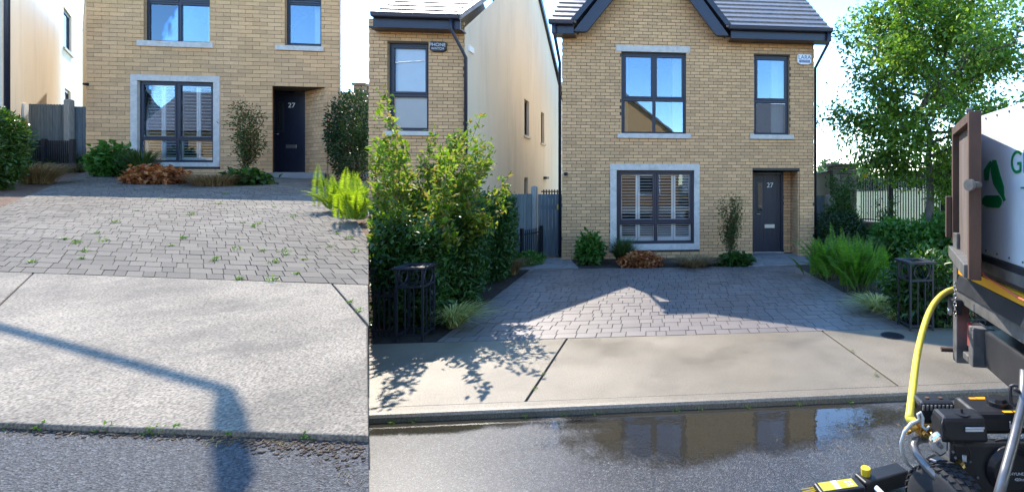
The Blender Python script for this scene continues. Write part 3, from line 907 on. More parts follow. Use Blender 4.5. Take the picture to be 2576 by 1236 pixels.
def cctv(house, fr, x, y, v):
    u, z = fr.px(x, y, v)
    mb = MB(); mb.box(u - .035, u + .035, v - .03, v, z - .035, z + .035, fr); mb.tube([fr.w(u, v - .03, z), fr.w(u, v - .09, z - .01)], .032, 12)
    mb.build("security_camera", M['iron'], house)
cctv(HB, FB, 1424, 437, V_H)

# ---- the neighbour to its left: brick front, rendered gable side
V_N = V_H - .28
uN0 = FB.px(927, 300, V_N)[0]; uN1 = FB.px(1168, 300, V_N)[0]
zNt = FB.px(1050, 62, V_N)[1]
HN = thing("rendered_house", "neighbouring house with brick front, cream rendered side and dark alarm box", "house", FB.w((uN0 + uN1) / 2, V_N, 0))
def obN(x0, x1, y0, y1, v=V_N):
    xm, ym = (x0 + x1) / 2, (y0 + y1) / 2
    return [FB.px(x0, ym, v)[0], FB.px(x1, ym, v)[0], FB.px(xm, y1, v)[1], FB.px(xm, y0, v)[1]]
wn1 = obN(974, 1078, 107, 328); dn = obN(1062, 1128, 416, 640); dn[2] = -.02
opsN = [wn1, dn]
restN = put_bricks(HN, FB, V_N, lay(uN0, uN1, 0, zNt + .1, .0735, .213, opsN), 300)
mb = MB(); wall_front(mb, FB, uN0 + .004, uN1 - .012, -.1, zNt + .1, opsN, V_N + .012); mb.build("wall", M['mortar'], HN)
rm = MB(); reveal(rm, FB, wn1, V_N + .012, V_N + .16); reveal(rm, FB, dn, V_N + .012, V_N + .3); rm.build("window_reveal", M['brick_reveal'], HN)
stuff(restN.build("brick_field", M['brick'], HN))
MB().box(dn[0], dn[1], V_N + .2, V_N + .26, 0, dn[3], FB).build("door", M['door'], HN)
window(HN, FB, wn1, V_N + .09, [], [wn1[2] + .41 * (wn1[3] - wn1[2])], glass='glass_low')
sb = MB()
for i in range(26):
    z = wn1[2] + .07 + i * (wn1[3] - wn1[2] - .12) / 26
    sb.box(wn1[0] + .07, wn1[1] - .07, V_N + .16, V_N + .166 + .012 * (i % 2), z, z + (wn1[3] - wn1[2] - .12) / 26, FB)
sb.build("window_blind", M['white'], HN)
s_ = obN(966, 1096, 330, 341); MB().box(s_[0], s_[1], V_N - .05, V_N + .1, s_[2], s_[3], FB).build("sill", M['stone'], HN, bevel=.005)
alarm(HN, FB, 1104, 119, V_N, .33, .22, M['blackplastic'], (("PHONE", .10, .035), ("WATCH", .07, -.045)), M['greyink'])
DN = 11.6
uS = uN1
RVN, RZN = 5.6, 9.0
FSN = Frame(*FB.w(uN1, V_N, 0)[:2], TH_B + R(90))            # rendered side: u runs away from the street, v towards the house
def obS(x0, x1, y0, y1):
    dx0, dx1 = FSN.px(x0, 300, 0)[0], FSN.px(x1, 300, 0)[0]
    xm = (x0 + x1) / 2
    return [dx0, dx1, FSN.px(xm, y1, 0)[1], FSN.px(xm, y0, 0)[1]]
sw = MB()
sopen = [obS(1319, 1331, 252, 342), obS(1361, 1369, 283, 360), obS(1319, 1328, 446, 520)]
zEN = FB.px(1050, 40, V_N - .36)[1]
wall_front(sw, FSN, .013, DN, -.1, zEN - .1, sopen, 0)
sw.poly([FSN.w(.013, 0, zEN - .1), FSN.w(DN, 0, zEN - .1), FSN.w(RVN, 0, RZN - .15)])
sw.poly([FB.w(uN0 + .004, V_N + .013, -.1), FB.w(uN0 + .004, V_N + DN, -.1), FB.w(uN0 + .004, V_N + DN, zEN - .1), FB.w(uN0 + .004, V_N + RVN, RZN - .15), FB.w(uN0 + .004, V_N + .013, zEN - .1)])
sw.poly([FB.w(uN0 + .004, V_N + DN, -.1), FB.w(uN1, V_N + DN, -.1), FB.w(uN1, V_N + DN, zEN - .1), FB.w(uN0 + .004, V_N + DN, zEN - .1)])
sw.build("side_wall", M['render'], HN)
for o in sopen:
    r1 = MB(); reveal(r1, FSN, o, 0, .14); r1.build("window_reveal", M['render'], HN)
    window(HN, FSN, o, .08, [], [], fw=.05, sash=.03)
    MB().box(o[0] - .08, o[1] + .08, -.05, .08, o[2] - .07, o[2], FSN).build("sill", M['stone'], HN)
    MB().box(o[0], o[1], .3, .31, o[2], o[3], FSN).build("window_blind", M['white'], HN)
uNe = FB.px(927, 40, V_N - .36 - .12)[0] + .004
uNr = uN1 + .06
courses(HN, FB, uNe, uNr, V_N - .36, zEN, V_N + RVN, RZN, 21)
courses(HN, FB, uNe, uNr, V_N + DN + .36, zEN, V_N + RVN, RZN, 8)
MB().box(uNe, uN1 + .04, V_N - .33, V_N - .28, zEN - .24, zEN - .005, FB).build("fascia", M['navy'], HN)
MB().box(FB.px(927, 50, V_N - .28)[0], uN1 + .04, V_N - .279, V_N, zEN - .235, zEN - .21, FB).build("soffit", M['navy'], HN)
vg = V_N - .36
MB().hexa([FB.w(uNe, vg - .085, zEN - .06), FB.w(uN1 + .06, vg - .085, zEN - .06), FB.w(uN1 + .06, vg + .028, zEN - .06), FB.w(uNe, vg + .028, zEN - .06),
           FB.w(uNe, vg - .105, zEN + .04), FB.w(uN1 + .06, vg - .105, zEN + .04), FB.w(uN1 + .06, vg + .028, zEN + .04), FB.w(uNe, vg + .028, zEN + .04)]).build("gutter", M['navy'], HN, bevel=.02)
FV = FSN
MB().ext([(-.42, zEN - .06), (-.42, zEN + .05), (RVN, RZN + .05), (RVN, RZN - .16)], -.09, -.0, FSN).build("verge_board", M['tile'], HN)
MB().ext([(DN + .42, zEN - .1), (DN + .42, zEN + .05), (RVN, RZN + .05), (RVN, RZN - .22)], -.09, .0, FSN).build("verge_board", M['navy'], HN)
MB().tube([FB.w(uN1 - .12, vg - .03, zEN - .06), FB.w(uN1 - .12, vg - .03, zEN - .25), FB.w(uN1 + .05, V_N - .05, zEN - .75), FB.w(uN1 + .05, V_N - .05, .05)], .036).build("downpipe", M['navy'], HN, smooth=True)
o = obS(1178, 1190, 118, 132); MB().box(o[0], o[1], -.03, 0, o[2], o[3], FSN).build("vent", M['white'], HN)
o = obS(1224, 1246, 484, 530); MB().box(o[0], o[1], -.03, 0, o[2], o[3], FSN).build("meter_box", M['white'], HN)
o = obS(1367, 1373, 444, 450); MB().box(o[0], o[1], -.12, 0, o[2], o[3], FSN).build("wall_light", M['iron'], HN)

# ---- house 27 in the left photograph
TH_A = R(7.6)
cA = at(525, 440, 13.2)
FA = Frame(cA[0], cA[1], TH_A)
zbA = zA(FA.w(-3.6, 0, 0)[0], FA.w(-3.6, 0, 0)[1]) - .25
PAX = dict(edges=(216, 856), zb=cA[2] - .28, depth=5.0, skew=-1.0, win_up=(361, 528, -34, 107), win_up_r=(716, 808, -34, 113), win_low=(347, 538, 205, 408),
           surround=(330, 554, 190, 419), sill_up=(348, 538, 105, 119), sill_up_r=(695, 815, 116, 128), door_open=(684, 826, 218, 450), tr_up=.70, tr_low=.29)
PAX['zt'] = FA.px(870, -16, 0)[1]
PAX['win_up'] = (361, 528, -10, 107); PAX['win_up_r'] = (716, 808, -10, 113)
PAX['tr_up'] = .86
rowA = 10.05 / F * 13.3; blA = 33.0 / F * 13.3
HA, restA, obA, (uA0, uA1), dA = house27("buff brick house number 27 above the dry weedy driveway", FA, 0.0, PAX, rowA, blA)
zb = PAX['zb']; ztd = dA[3]
vd = .75
dl = FA.px(684, 330, vd)[0]; dr = FA.px(768, 330, vd)[0]
zdoor = FA.px(725, 433, vd)[1]
pr = MB()
pr.poly([FA.w(dA[0], .012, zb), FA.w(dl, vd + .1, zb), FA.w(dl, vd + .1, ztd), FA.w(dA[0], .012, ztd)])
pr.poly([FA.w(dA[0], .012, ztd), FA.w(dA[1], .012, ztd), FA.w(dr, vd + .1, ztd), FA.w(dl, vd + .1, ztd)])
pr.build("porch", M['mortar'], HA)
p0 = Vector(FA.w(dA[1], .0, 0)); p1 = Vector(FA.w(dr + .02, vd + .02, 0))
FRA = Frame(p0.x, p0.y, math.atan2(p1.y - p0.y, p1.x - p0.x))
LR = (p1 - p0).length
MB().poly([FRA.w(0.02, .014, zb), FRA.w(LR, .014, zb), FRA.w(LR, .014, ztd), FRA.w(0.02, .014, ztd)]).build("porch_return", M['mortar'], HA)
for a, b, za, zb_ in lay(0.0, LR, zb, ztd - .004, rowA, blA * .55):
    sgn = 1
    restA.box(a + .002, b, .0, .034, za, zb_, FRA)
stuff(restA.build("brick_field", M['brick'], HA))
front_door(HA, FA, dl, dr, zdoor, ztd - .03, vd, '')
pl = [FA.w(dA[0] - .05, -.25, 0), FA.w(dA[1] + .05, -.25, 0), FA.w(dr + .4, vd + .12, 0), FA.w(dl - .3, vd + .12, 0)]
cctv(HA, FA, 220, 212, 0.0)
MB().slab([FA.w(uA0, .0, PAX['zt'] + .03), FA.w(uA1, .0, PAX['zt'] + .03), FA.w(uA1 - 5, 5.0, PAX['zt'] + .03), FA.w(uA0 - 5, 5.0, PAX['zt'] + .03)], .029).build("roof", M['tile'], HA)  # unseen flat roof, kept low to shorten the house's shadow on the drive
structure(MB().slab([(p[0], p[1], zdoor - .03) for p in pl], .3).build("front_step", M['pavePath']))

# ---- rendered house at the far left of the left photograph
th = math.atan2(1.0, -1.055)
w0 = ((75 - CX) / F * 13.6, 13.6)
FW = Frame(w0[0], w0[1], th)
ua, ub = FW.px(6, 300, 0)[0], FW.px(250, 300, 0)[0]
HL = thing("rendered_house", "cream rendered house side at the left edge, beyond the clipped hedge", "house", FW.w(0, 0, zA(*w0)))
ztL = FW.px(245, -30, 0)[1]
o1 = [FW.px(160, 80, 0)[0], FW.px(180, 80, 0)[0], FW.px(170, 128, 0)[1], FW.px(170, 30, 0)[1]]
o2 = [FW.px(163, 240, 0)[0], FW.px(178, 240, 0)[0], FW.px(170, 262, 0)[1], FW.px(170, 226, 0)[1]]
mb = MB(); wall_front(mb, FW, ua, ub, -.1, ztL, [o1, o2], 0)
mb.poly([FW.w(ua, 0, -.1), FW.w(ua, 5, -.1), FW.w(ua, 5, ztL), FW.w(ua, 0, ztL)]); mb.poly([FW.w(ua, 0, ztL), FW.w(ub, 0, ztL), FW.w(ub, 5, ztL), FW.w(ua, 5, ztL)])
mb.poly([FW.w(ub, 0, -.1), FW.w(ub, 5, -.1), FW.w(ub, 5, ztL), FW.w(ub, 0, ztL)])
mb.build("side_wall", M['render'], HL)
for o in (o1, o2):
    r1 = MB(); reveal(r1, FW, o, 0, .12); r1.build("window_reveal", M['render'], HL)
    window(HL, FW, o, .05, [], [], fw=.09, sash=.04)
    MB().box(o[0], o[1], .3, .31, o[2], o[3], FW).build("window_blind", M['white'], HL)
    MB().box(o[0] - .1, o[1] + .1, -.05, .08, o[2] - .09, o[2], FW).build("sill", M['stone'], HL)
u_, _ = FW.px(4, 200, -.05)
MB().tube([FW.w(ua + .03, -.06, zA(*w0)), FW.w(ua + .03, -.06, ztL)], .05).build("downpipe", M['navy'], HL, smooth=True)
um, zm = FW.px(62, 275, 0)
MB().box(um - .25, um + .25, -.03, 0, zm - .35, zm + .14, FW).build("meter_box", M['white'], HL)
# ------------------------------------------------------------------ plants
def leaf_mesh(name, P, D, N, L, W, mat, parent=None, base=None, fold=.25):
    """one folded four-pointed leaf per row of P (base point), D (direction), N (face normal)"""
    D = D / np.linalg.norm(D, axis=1, keepdims=True)
    S = np.cross(D, N); S /= np.linalg.norm(S, axis=1, keepdims=True) + 1e-9
    N2 = np.cross(S, D)
    L = L[:, None]; W = W[:, None]
    b = P; t = P + D * L - N2 * L * .12
    l = P + D * L * .45 + S * W * .5 + N2 * W * fold
    r = P + D * L * .45 - S * W * .5 + N2 * W * fold
    V = np.stack([b, l, t, r], axis=1).reshape(-1, 3)
    i = np.arange(len(P))[:, None] * 4
    Fc = np.concatenate([i + [0, 1, 2], i + [0, 2, 3]], axis=1).reshape(-1, 3)
    return np_mesh(name, V, Fc, mat, parent, base)
def rvec(n): 
    v = rng.normal(size=(n, 3)); return v / np.linalg.norm(v, axis=1, keepdims=True)
def cutside(P, side):
    """keep a plant inside its own plot (it is clipped along the boundary)"""
    if side == 'A': return P[:, 0] < SEAM * P[:, 1] - .03
    if side == 'B': return P[:, 0] > SEAM * P[:, 1] + .03
    return np.ones(len(P), bool)
def lumps(Dn, k, amp, seed):
    r_ = np.random.default_rng(seed); out = np.zeros(len(Dn))
    for _ in range(k):
        d = r_.normal(size=3); d /= np.linalg.norm(d)
        out += np.maximum(0, (Dn @ d) - .6) * 2.5 * r_.uniform(.4, 1)
    return 1 + amp * (out - out.mean())
def bush(name, label, cat, base, rad, n, L, W, mat, side=None, group=None, shape=2.0, lump=.25, seed=1, stem=None, inner=.55, lift=.95, up=.5, zmin=.02):
    """leafy mound: leaves sit in the outer shell of a lumpy body standing on base"""
    t = thing(name, label, cat, base, group)
    Dn = rvec(n)
    if shape != 2.0:                                       # boxier bodies for clipped hedges
        k = (np.abs(Dn) ** shape).sum(1) ** (1 / shape); Q = Dn / k[:, None]
    else: Q = Dn.copy()
    rr = (rng.uniform(inner ** 3, 1, n)) ** (1 / 3) * lumps(Dn, 9, lump, seed)
    P = Q * rr[:, None] * np.array(rad) + np.array(base) + np.array([0, 0, rad[2] * lift])
    P += rng.normal(size=P.shape) * L * .35
    keep = cutside(P, side) & (P[:, 2] > base[2] + zmin)
    P, Dn = P[keep], Dn[keep]
    m = len(P)
    D = Dn * .7 + rvec(m) * .8 + np.array([0, 0, .15])
    N = rvec(m) * .7 + np.array([0, 0, up]) + Dn * .5
    leaf_mesh("foliage", P, D, N, rng.uniform(.7, 1.25, m) * L, rng.uniform(.75, 1.2, m) * W, mat, t)
    mb = MB()
    for k in range(7 if rad[2] > .1 else 0):
        a = rng.uniform(0, 6.28); q = rng.uniform(.2, .55)
        tip = (base[0] + math.cos(a) * rad[0] * q, base[1] + math.sin(a) * rad[1] * q, base[2] + rad[2] * 1.5)
        if side and not cutside(np.array([tip]), side)[0]: continue
        mb.tube([(base[0] + math.cos(a) * .05, base[1] + math.sin(a) * .05, base[2] - .02), tip], [.018, .006], 5)
    if mb.V: mb.build("stems", M['bark'], t)
    return t
def blades(name, label, cat, base, n, H, spread, W, mat, side=None, group=None, droop=.9, r0=.08, segs=5, lean=(0, 0), seedheads=None):
    """grass or strap-leaved tuft: arching tapered blades"""
    t = thing(name, label, cat, base, group)
    a = rng.uniform(0, 2 * math.pi, n); h = H * rng.uniform(.55, 1.1, n); s = spread * rng.uniform(.15, 1.1, n)
    b0 = np.stack([np.cos(a) * r0 * rng.uniform(0, 1, n), np.sin(a) * r0 * rng.uniform(0, 1, n), np.zeros(n)], 1) + np.array(base)
    dirv = np.stack([np.cos(a) + lean[0], np.sin(a) + lean[1], np.zeros(n)], 1)
    sd = np.stack([-np.sin(a), np.cos(a), np.zeros(n)], 1)
    rows = []
    for k in range(segs + 1):
        q = k / segs
        c = b0 + dirv * (s * q ** 1.3)[:, None] + np.array([0, 0, 1.0]) * (h * (q * 1.35 - droop * q ** 2.6 * .75))[:, None]
        w = W * (1 - q ** 2) * .5 + .0006
        rows.append(np.stack([c - sd * w, c + sd * w], 1))
    V = np.stack(rows, 1)                                 # n, segs+1, 2, 3
    if side:
        keep = cutside(V[:, -1, 0], side) & cutside(V[:, 2, 0], side); V = V[keep]; n = len(V)
    idx = np.arange(n)[:, None] * (2 * (segs + 1))
    Fc = np.concatenate([idx + [2 * k, 2 * k + 1, 2 * k + 3, 2 * k + 2] for k in range(segs)], 0)
    np_mesh("blades", V.reshape(-1, 3), Fc, mat, t)
    return t
def fern(name, label, base, nf, H, mat, side=None, group=None, az=(0, 6.28)):
    t = thing(name, label, "fern", base, group)
    Ps, Ds, Ns, Ls = [], [], [], []
    st = MB()
    for f in range(nf):
        a = rng.uniform(*az); ln = H * rng.uniform(.6, 1.2); out = rng.uniform(.1, .85)
        pts = []; jx, jy = rng.normal() * H * .2, rng.normal() * H * .14
        for k in range(15):
            q = k / 14
            pts.append(Vector((base[0] + jx + math.cos(a) * ln * out * q ** 1.25, base[1] + jy + math.sin(a) * ln * out * q ** 1.25,
                               base[2] + ln * (q * 1.12 - .38 * out * 1.6 * q ** 2.4))))
        if side and not cutside(np.array([pts[-1]]), side)[0]: pass
        st.tube(pts[::2], [.005 - .0005 * i for i in range(8)], 4, caps=False)
        for k in range(44):
            q = .12 + .88 * k / 43
            i = min(13, int(q * 14)); fr_ = q * 14 - i
            p = pts[i].lerp(pts[i + 1], fr_); tg = (pts[i + 1] - pts[i]).normalized()
            sd = tg.cross(Vector((0, 0, 1)))
            if sd.length < .05: sd = Vector((-math.sin(a), math.cos(a), 0))
            sd.normalize(); nm = sd.cross(tg)
            l_ = H * .135 * math.sin(math.pi * (q * .83 + .14)) ** .8 * rng.uniform(.85, 1.1)
            for sg in (-1, 1):
                Ps.append(p); Ds.append(sd * sg + tg * .45 + Vector((0, 0, rng.uniform(-.15, .1)))); Ns.append(nm); Ls.append(l_)
    P = np.array(Ps); keep = cutside(P, side)
    D, N, L = np.array(Ds)[keep], np.array(Ns)[keep], np.array(Ls)[keep]
    leaf_mesh("fronds", P[keep], D, N, L, L * .17, mat, t, fold=.02)
    if not side: st.build("stems", M['stemgreen'], t)
    return t
def stemplant(name, label, cat, base, nst, H, spread, nl, L, W, mat, side=None, wob=.12, start=.15, whip=1.0, lean=(0, 0, 0), bark=None, up=.6, cluster=.05, r=.012):
    """upright stems, each set with leaves along its length"""
    t = thing(name, label, cat, base)
    mb = MB(); PP, DD = [], []
    for s in range(nst):
        a = rng.uniform(0, 6.28); q = rng.uniform(.1, 1) ** .7
        h = H * rng.uniform(.5, 1.0) * (1 - .28 * q)
        tip = Vector((math.cos(a) * spread * q + lean[0], math.sin(a) * spread * q * .8 + lean[1], h))
        pts = [Vector(base) + Vector((math.cos(a) * .06, math.sin(a) * .06, 0))]
        for k in range(1, 9):
            f = k / 8
            pts.append(Vector(base) + Vector((tip.x * f ** 1.4, tip.y * f ** 1.4, tip.z * f)) + Vector(rng.normal(size=3)) * wob * .25 * f)
        ok = cutside(np.array([tuple(p) for p in pts]), side)
        k = 9 if ok.all() else int(np.argmin(ok))
        if k < 3: continue
        pts = pts[:k]
        mb.tube(pts, [r * (1 - .8 * i / 8) for i in range(len(pts))], 5)
        for _ in range(nl):
            f = start + (1 - start) * rng.uniform() ** .8
            x = f * 8; i = int(min(len(pts) - 2, x))
            if x > len(pts) - 1: continue
            p = pts[i].lerp(pts[i + 1], min(1, x - i)); PP.append(p + Vector(rng.normal(size=3)) * cluster); DD.append(Vector((math.cos(a) * .4, math.sin(a) * .4, .3)))
    P = np.array([tuple(p) for p in PP]); D = np.array([tuple(d) for d in DD])
    keep = cutside(P, side) & (P[:, 2] > base[2] + .02); P, D = P[keep], D[keep]; m = len(P)
    D = D + rvec(m) * .9
    N = rvec(m) * .6 + np.array([0, 0, up])
    leaf_mesh("foliage", P, D, N, rng.uniform(.65, 1.25, m) * L, rng.uniform(.75, 1.2, m) * W, mat, t)
    mb.build("stems", bark or M['bark'], t, smooth=True)
    return t
def tree(name, label, base, H, crown_c, crown_r, r0, nlimb, nleaf, L, W, mat, bark, fork=.3, side=None, group=None):
    """tapered trunk, limbs that divide twice, leaf clusters round the twigs"""
    t = thing(name, label, "tree", base, group)
    B0 = Vector(base); C = Vector(crown_c)
    mb = MB(); tips = []
    trunk = [B0 + Vector((rng.normal() * .02 * k, rng.normal() * .02 * k, (C.z + crown_r[2] * .75 - B0.z) * k / 10)) for k in range(11)]
    trunk[0] = B0 - Vector((0, 0, .05))
    mb.tube(trunk, [r0 * (1.25 if k == 0 else 1 - .085 * k) for k in range(11)], 10)
    for i in range(nlimb):
        f = fork + (1 - fork) * (i + .5) / nlimb
        x = f * 9.9; k = int(x); p = trunk[k].lerp(trunk[min(10, k + 1)], x - k)
        a = i * 2.4 + rng.uniform(-.4, .4); el = rng.uniform(-.15, .55) + .5 * (f - .5)
        d = Vector((math.cos(a) * math.cos(el), math.sin(a) * math.cos(el), math.sin(el)))
        zc = (p.z - C.z) / crown_r[2]
        reach = max(.35, math.sqrt(max(.05, 1 - min(.98, zc * zc)))) * (crown_r[0] + crown_r[1]) / 2 * rng.uniform(.78, 1.12)
        limb = [p]
        for s in range(1, 7):
            limb.append(p + d * reach * s / 6 + Vector((0, 0, .12 * reach * (s / 6) ** 2)) + Vector(rng.normal(size=3)) * .05 * reach * s / 6)
        mb.tube(limb, [r0 * .38 * (1 - .13 * s) for s in range(7)], 6)
        for s in range(2, 7):
            for _ in range(3):
                dd = (d * .5 + Vector(rng.normal(size=3)) * .75).normalized()
                ln = reach * rng.uniform(.16, .42)
                q = limb[s]; e = q + dd * ln + Vector((0, 0, .04 * reach))
                mb.tube([q, q.lerp(e, .5) + Vector(rng.normal(size=3)) * .03, e], [r0 * .09, r0 * .06, r0 * .025], 4, caps=False)
                tips.append(e); tips.append(q.lerp(e, .55))
    T = np.array([tuple(x) for x in tips])
    sel = rng.integers(0, len(T), nleaf)
    P = T[sel] + rng.normal(size=(nleaf, 3)) * np.array(crown_r) * .075
    keep = cutside(P, side); P = P[keep]; m = len(P)
    Dn = P - np.array(C); Dn /= np.linalg.norm(Dn, axis=1, keepdims=True)
    leaf_mesh("crown", P, Dn * .5 + rvec(m) + np.array([0, 0, -.25]), rvec(m) * .7 + np.array([0, 0, .8]), rng.uniform(.5, 1.4, m) * L, rng.uniform(.7, 1.25, m) * W, mat, t)
    mb.build("trunk", bark, t, smooth=True)
    return t

M['bark'] = surf("brown_stem", (0.10, 0.075, 0.05), 0.9, 0.3, 20, 0.4, 60)
M['palebark'] = surf("grey_bark", (0.13, 0.112, 0.09), 0.95, 0.35, 14, 0.8, 50, stretch=(1, 1, .35))
M['stemgreen'] = surf("green_stem", (0.10, 0.12, 0.03), 0.7, 0.2, 20)
LF = {}
LF['hedge'] = leafmat("hedge_leaf", [(0.0217, 0.0600, 0.0128), (0.0382, 0.0922, 0.0165), (0.0653, 0.1358, 0.0217)], .3, .38)
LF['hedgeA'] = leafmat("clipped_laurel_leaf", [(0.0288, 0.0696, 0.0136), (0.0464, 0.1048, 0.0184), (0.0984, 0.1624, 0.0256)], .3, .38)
LF['yellow'] = leafmat("yellow_green_leaf", [(0.08, 0.15, 0.015), (0.13, 0.21, 0.025), (0.22, 0.27, 0.045), (0.20, 0.15, 0.05)], .5, .55, .25)
LF['fern'] = leafmat("fern_frond", [(0.0706, 0.1852, 0.0216), (0.1284, 0.2695, 0.0353), (0.1852, 0.3410, 0.0421)], .45, .7, .2)
LF['fernA'] = leafmat("sunlit_fern_frond", [(0.1479, 0.2338, 0.0247), (0.2338, 0.3205, 0.0365), (0.3077, 0.3944, 0.0493)], .45, .7, .2)  # brighter, yellower copy of the fern colours, sunlight put into the tone
LF['tree'] = leafmat("street_tree_leaf", [(0.0671, 0.1435, 0.0225), (0.1238, 0.2291, 0.0342), (0.2291, 0.3238, 0.0474)], .45, .4)
LF['dark'] = leafmat("dark_shrub_leaf", [(0.0102, 0.0306, 0.0084), (0.0192, 0.0480, 0.0114), (0.0306, 0.0654, 0.0138)], .3, .45)
LF['bright'] = leafmat("bright_garden_leaf", [(0.0488, 0.1305, 0.0218), (0.0765, 0.1845, 0.0323), (0.1087, 0.2280, 0.0382)], .4, .4)
LF['heuchera'] = leafmat("coral_bells_leaf", [(0.189, 0.051, 0.026), (0.377, 0.123, 0.043), (0.551, 0.246, 0.087), (0.261, 0.131, 0.043)], .3, .5)
LF['bronze'] = leafmat("bronze_grass", [(0.160, 0.094, 0.043), (0.275, 0.181, 0.080), (0.392, 0.275, 0.131)], .25, .6)
LF['straw'] = leafmat("variegated_grass", [(0.232, 0.275, 0.065), (0.435, 0.435, 0.145), (0.652, 0.609, 0.246)], .35, .5)
LF['iris'] = leafmat("strap_leaf", [(0.0288, 0.0576, 0.0176), (0.0520, 0.0928, 0.0232), (0.0928, 0.1280, 0.0344)], .3, .45)
LF['nandina'] = leafmat("nandina_leaf", [(0.043, 0.094, 0.022), (0.072, 0.131, 0.029), (0.203, 0.087, 0.043)], .35, .45)
LF['weed'] = leafmat("weed_leaf", [(0.0696, 0.1512, 0.0232), (0.1160, 0.2200, 0.0344), (0.2088, 0.2784, 0.0576)], .35, .5)
LF['far'] = leafmat("far_tree_leaf", [(0.043, 0.087, 0.036), (0.072, 0.123, 0.043), (0.116, 0.174, 0.058)], .3, .6)

# ---- right photograph: left boundary
def gb(x, y): return gp(x, y, -.014)
def hedge_strip():
    p0, p1 = Vector(gb(1085, 838)), Vector(gb(1300, 690))
    base = ((p0.x + p1.x) / 2 - .6, (p0.y + p1.y) / 2, -.014)
    t = thing("hedge", "dark green leafy hedge between the black railing and the grey gate", "hedge", base)
    n = 26000
    f = rng.uniform(0, 1, n); Y = 5.55 + f * 4.1
    Xr = -2.98 - f * .62 + .10 * np.sin(Y * 3.1) + .06 * np.sin(Y * 7)
    Xl = np.maximum(SEAM * Y + .04, Xr - 2.2)
    top = 1.10 + .42 * f + .06 * np.sin(Y * 4) + .05 * np.sin(Y * 9 + 1)
    # points near the right face, the near end and the top
    face = rng.uniform(0, 1, n)
    w = rng.uniform(0, 1, n); h = rng.uniform(0.04, 1, n)
    X = np.where(face < .5, Xr - rng.exponential(.10, n), Xl + (Xr - Xl) * w)
    Z = np.where(face < .5, top * h, np.where(face < .82, top - rng.exponential(.08, n), top * h))
    Y = np.where(face > .82, 5.55 + rng.exponential(.10, n), Y)
    X = X - np.maximum(0, Z / top - .75) ** 2 * 1.6 * (face < .5) + np.where(face < .5, (-.18) * np.maximum(0, .35 - h), 0)
    P = np.stack([X, Y, Z], 1) + rng.normal(size=(n, 3)) * .035
    P = P[cutside(P, 'B')]; m = len(P)
    out = np.array([.75, -.5, .35])
    leaf_mesh("foliage", P, rvec(m) * .8 + out * .7, rvec(m) * .6 + np.array([.3, -.25, .8]), rng.uniform(.06, .115, m), rng.uniform(.028, .048, m), LF['hedge'], t)
    mb = MB()
    for k in range(14):
        f = (k + .5) / 14; Y = 5.6 + f * 4; X = -3.25 - f * .8
        mb.tube([(X, Y, -.03), (X + rng.normal() * .08, Y + rng.normal() * .08, .55), (X + rng.normal() * .15, Y + rng.normal() * .15, .95 + .3 * f)], [.02, .014, .006], 5)
    mb.build("stems", M['bark'], t)
hedge_strip()
sb_ = gp(1030, 790, -.014)
stemplant("garden_shrub", "tall yellow green shrub with loose arching shoots above the hedge", "shrub", (sb_[0] + .05, sb_[1] + .1, -.014), 54, 3.15, 1.35, 220, .09, .045, LF['yellow'], 'B', wob=.35, start=.28, cluster=.045)
blades("grass_tuft", "yellow green arching grass tuft beside the black railing post", "grass", gp(1140, 822, -.014), 420, .36, .42, .011, LF['straw'], 'B', lean=(.5, -.15))
blades("grass_tuft", "brown sedge tuft under the hedge end by the pale path", "grass", gp(1290, 690, -.014), 420, .42, .42, .009, LF['bronze'], 'B', lean=(.2, -.2))
bush("ground_cover", "low green leafy plant at the foot of the grey gate railing", "plant", gp(1325, 668, -.014), (.30, .35, .13), 1300, .06, .035, LF['bright'], 'B')
# ---- right photograph: bed below the window
def wall_bed(pxf, fr_s, tagline, side, ps):
    """pxf(x, y) gives the ground point; ps scales sizes with distance"""
    bush("leafy_plant", "bright green bushy plant by the house corner " + tagline, "plant", pxf(*ps['bush']), (.27 * fr_s, .22 * fr_s, .30 * fr_s), 900, .11 * fr_s, .07 * fr_s, LF['bright'], side, inner=.3)
    blades("strap_plant", "dark spiky strap-leaved clump with small white flowers " + tagline, "plant", pxf(*ps['iris']), 620, .56 * fr_s, .42 * fr_s, .016 * fr_s, LF['iris'], side, droop=.55)
    bush("coral_bells", "low orange and red leaved plant " + tagline, "plant", pxf(*ps['heu']), (.42 * fr_s, .24 * fr_s, .13 * fr_s), 1500, .075 * fr_s, .07 * fr_s, LF['heuchera'], side, inner=.5, up=.9)
    blades("grass_tuft", "low brown sedge grass under the wall " + tagline, "grass", pxf(*ps['sedge']), 900, .28 * fr_s, .50 * fr_s, .009 * fr_s, LF['bronze'], side, r0=.3 * fr_s)
    bush("ground_cover", "dark green round-leaved plant at the climber's foot " + tagline, "plant", pxf(*ps['low']), (.36 * fr_s, .2 * fr_s, .11 * fr_s), 520, .10 * fr_s, .09 * fr_s, LF['hedge'], side, inner=.4, up=.9)
    stemplant("wall_shrub", "tall thin reddish green shrub against the brick wall " + tagline, "shrub", pxf(*ps['climb']), 17, ps['ch'], .27 * fr_s, 120, .065 * fr_s, .024 * fr_s, LF['nandina'], side, wob=.10 * fr_s, start=.30, cluster=.06 * fr_s, r=.008 * fr_s)
wall_bed(lambda x, y: gp(x, y, -.014), 1.0, "of the clean house", None,
         dict(bush=(1484, 664), iris=(1566, 664), heu=(1612, 671), sedge=(1745, 670), low=(1850, 668), climb=(1836, 658), ch=1.85))
for i, (x, y) in enumerate(((1590, 612), (1602, 618), (1575, 606), (1596, 634))):
    pass
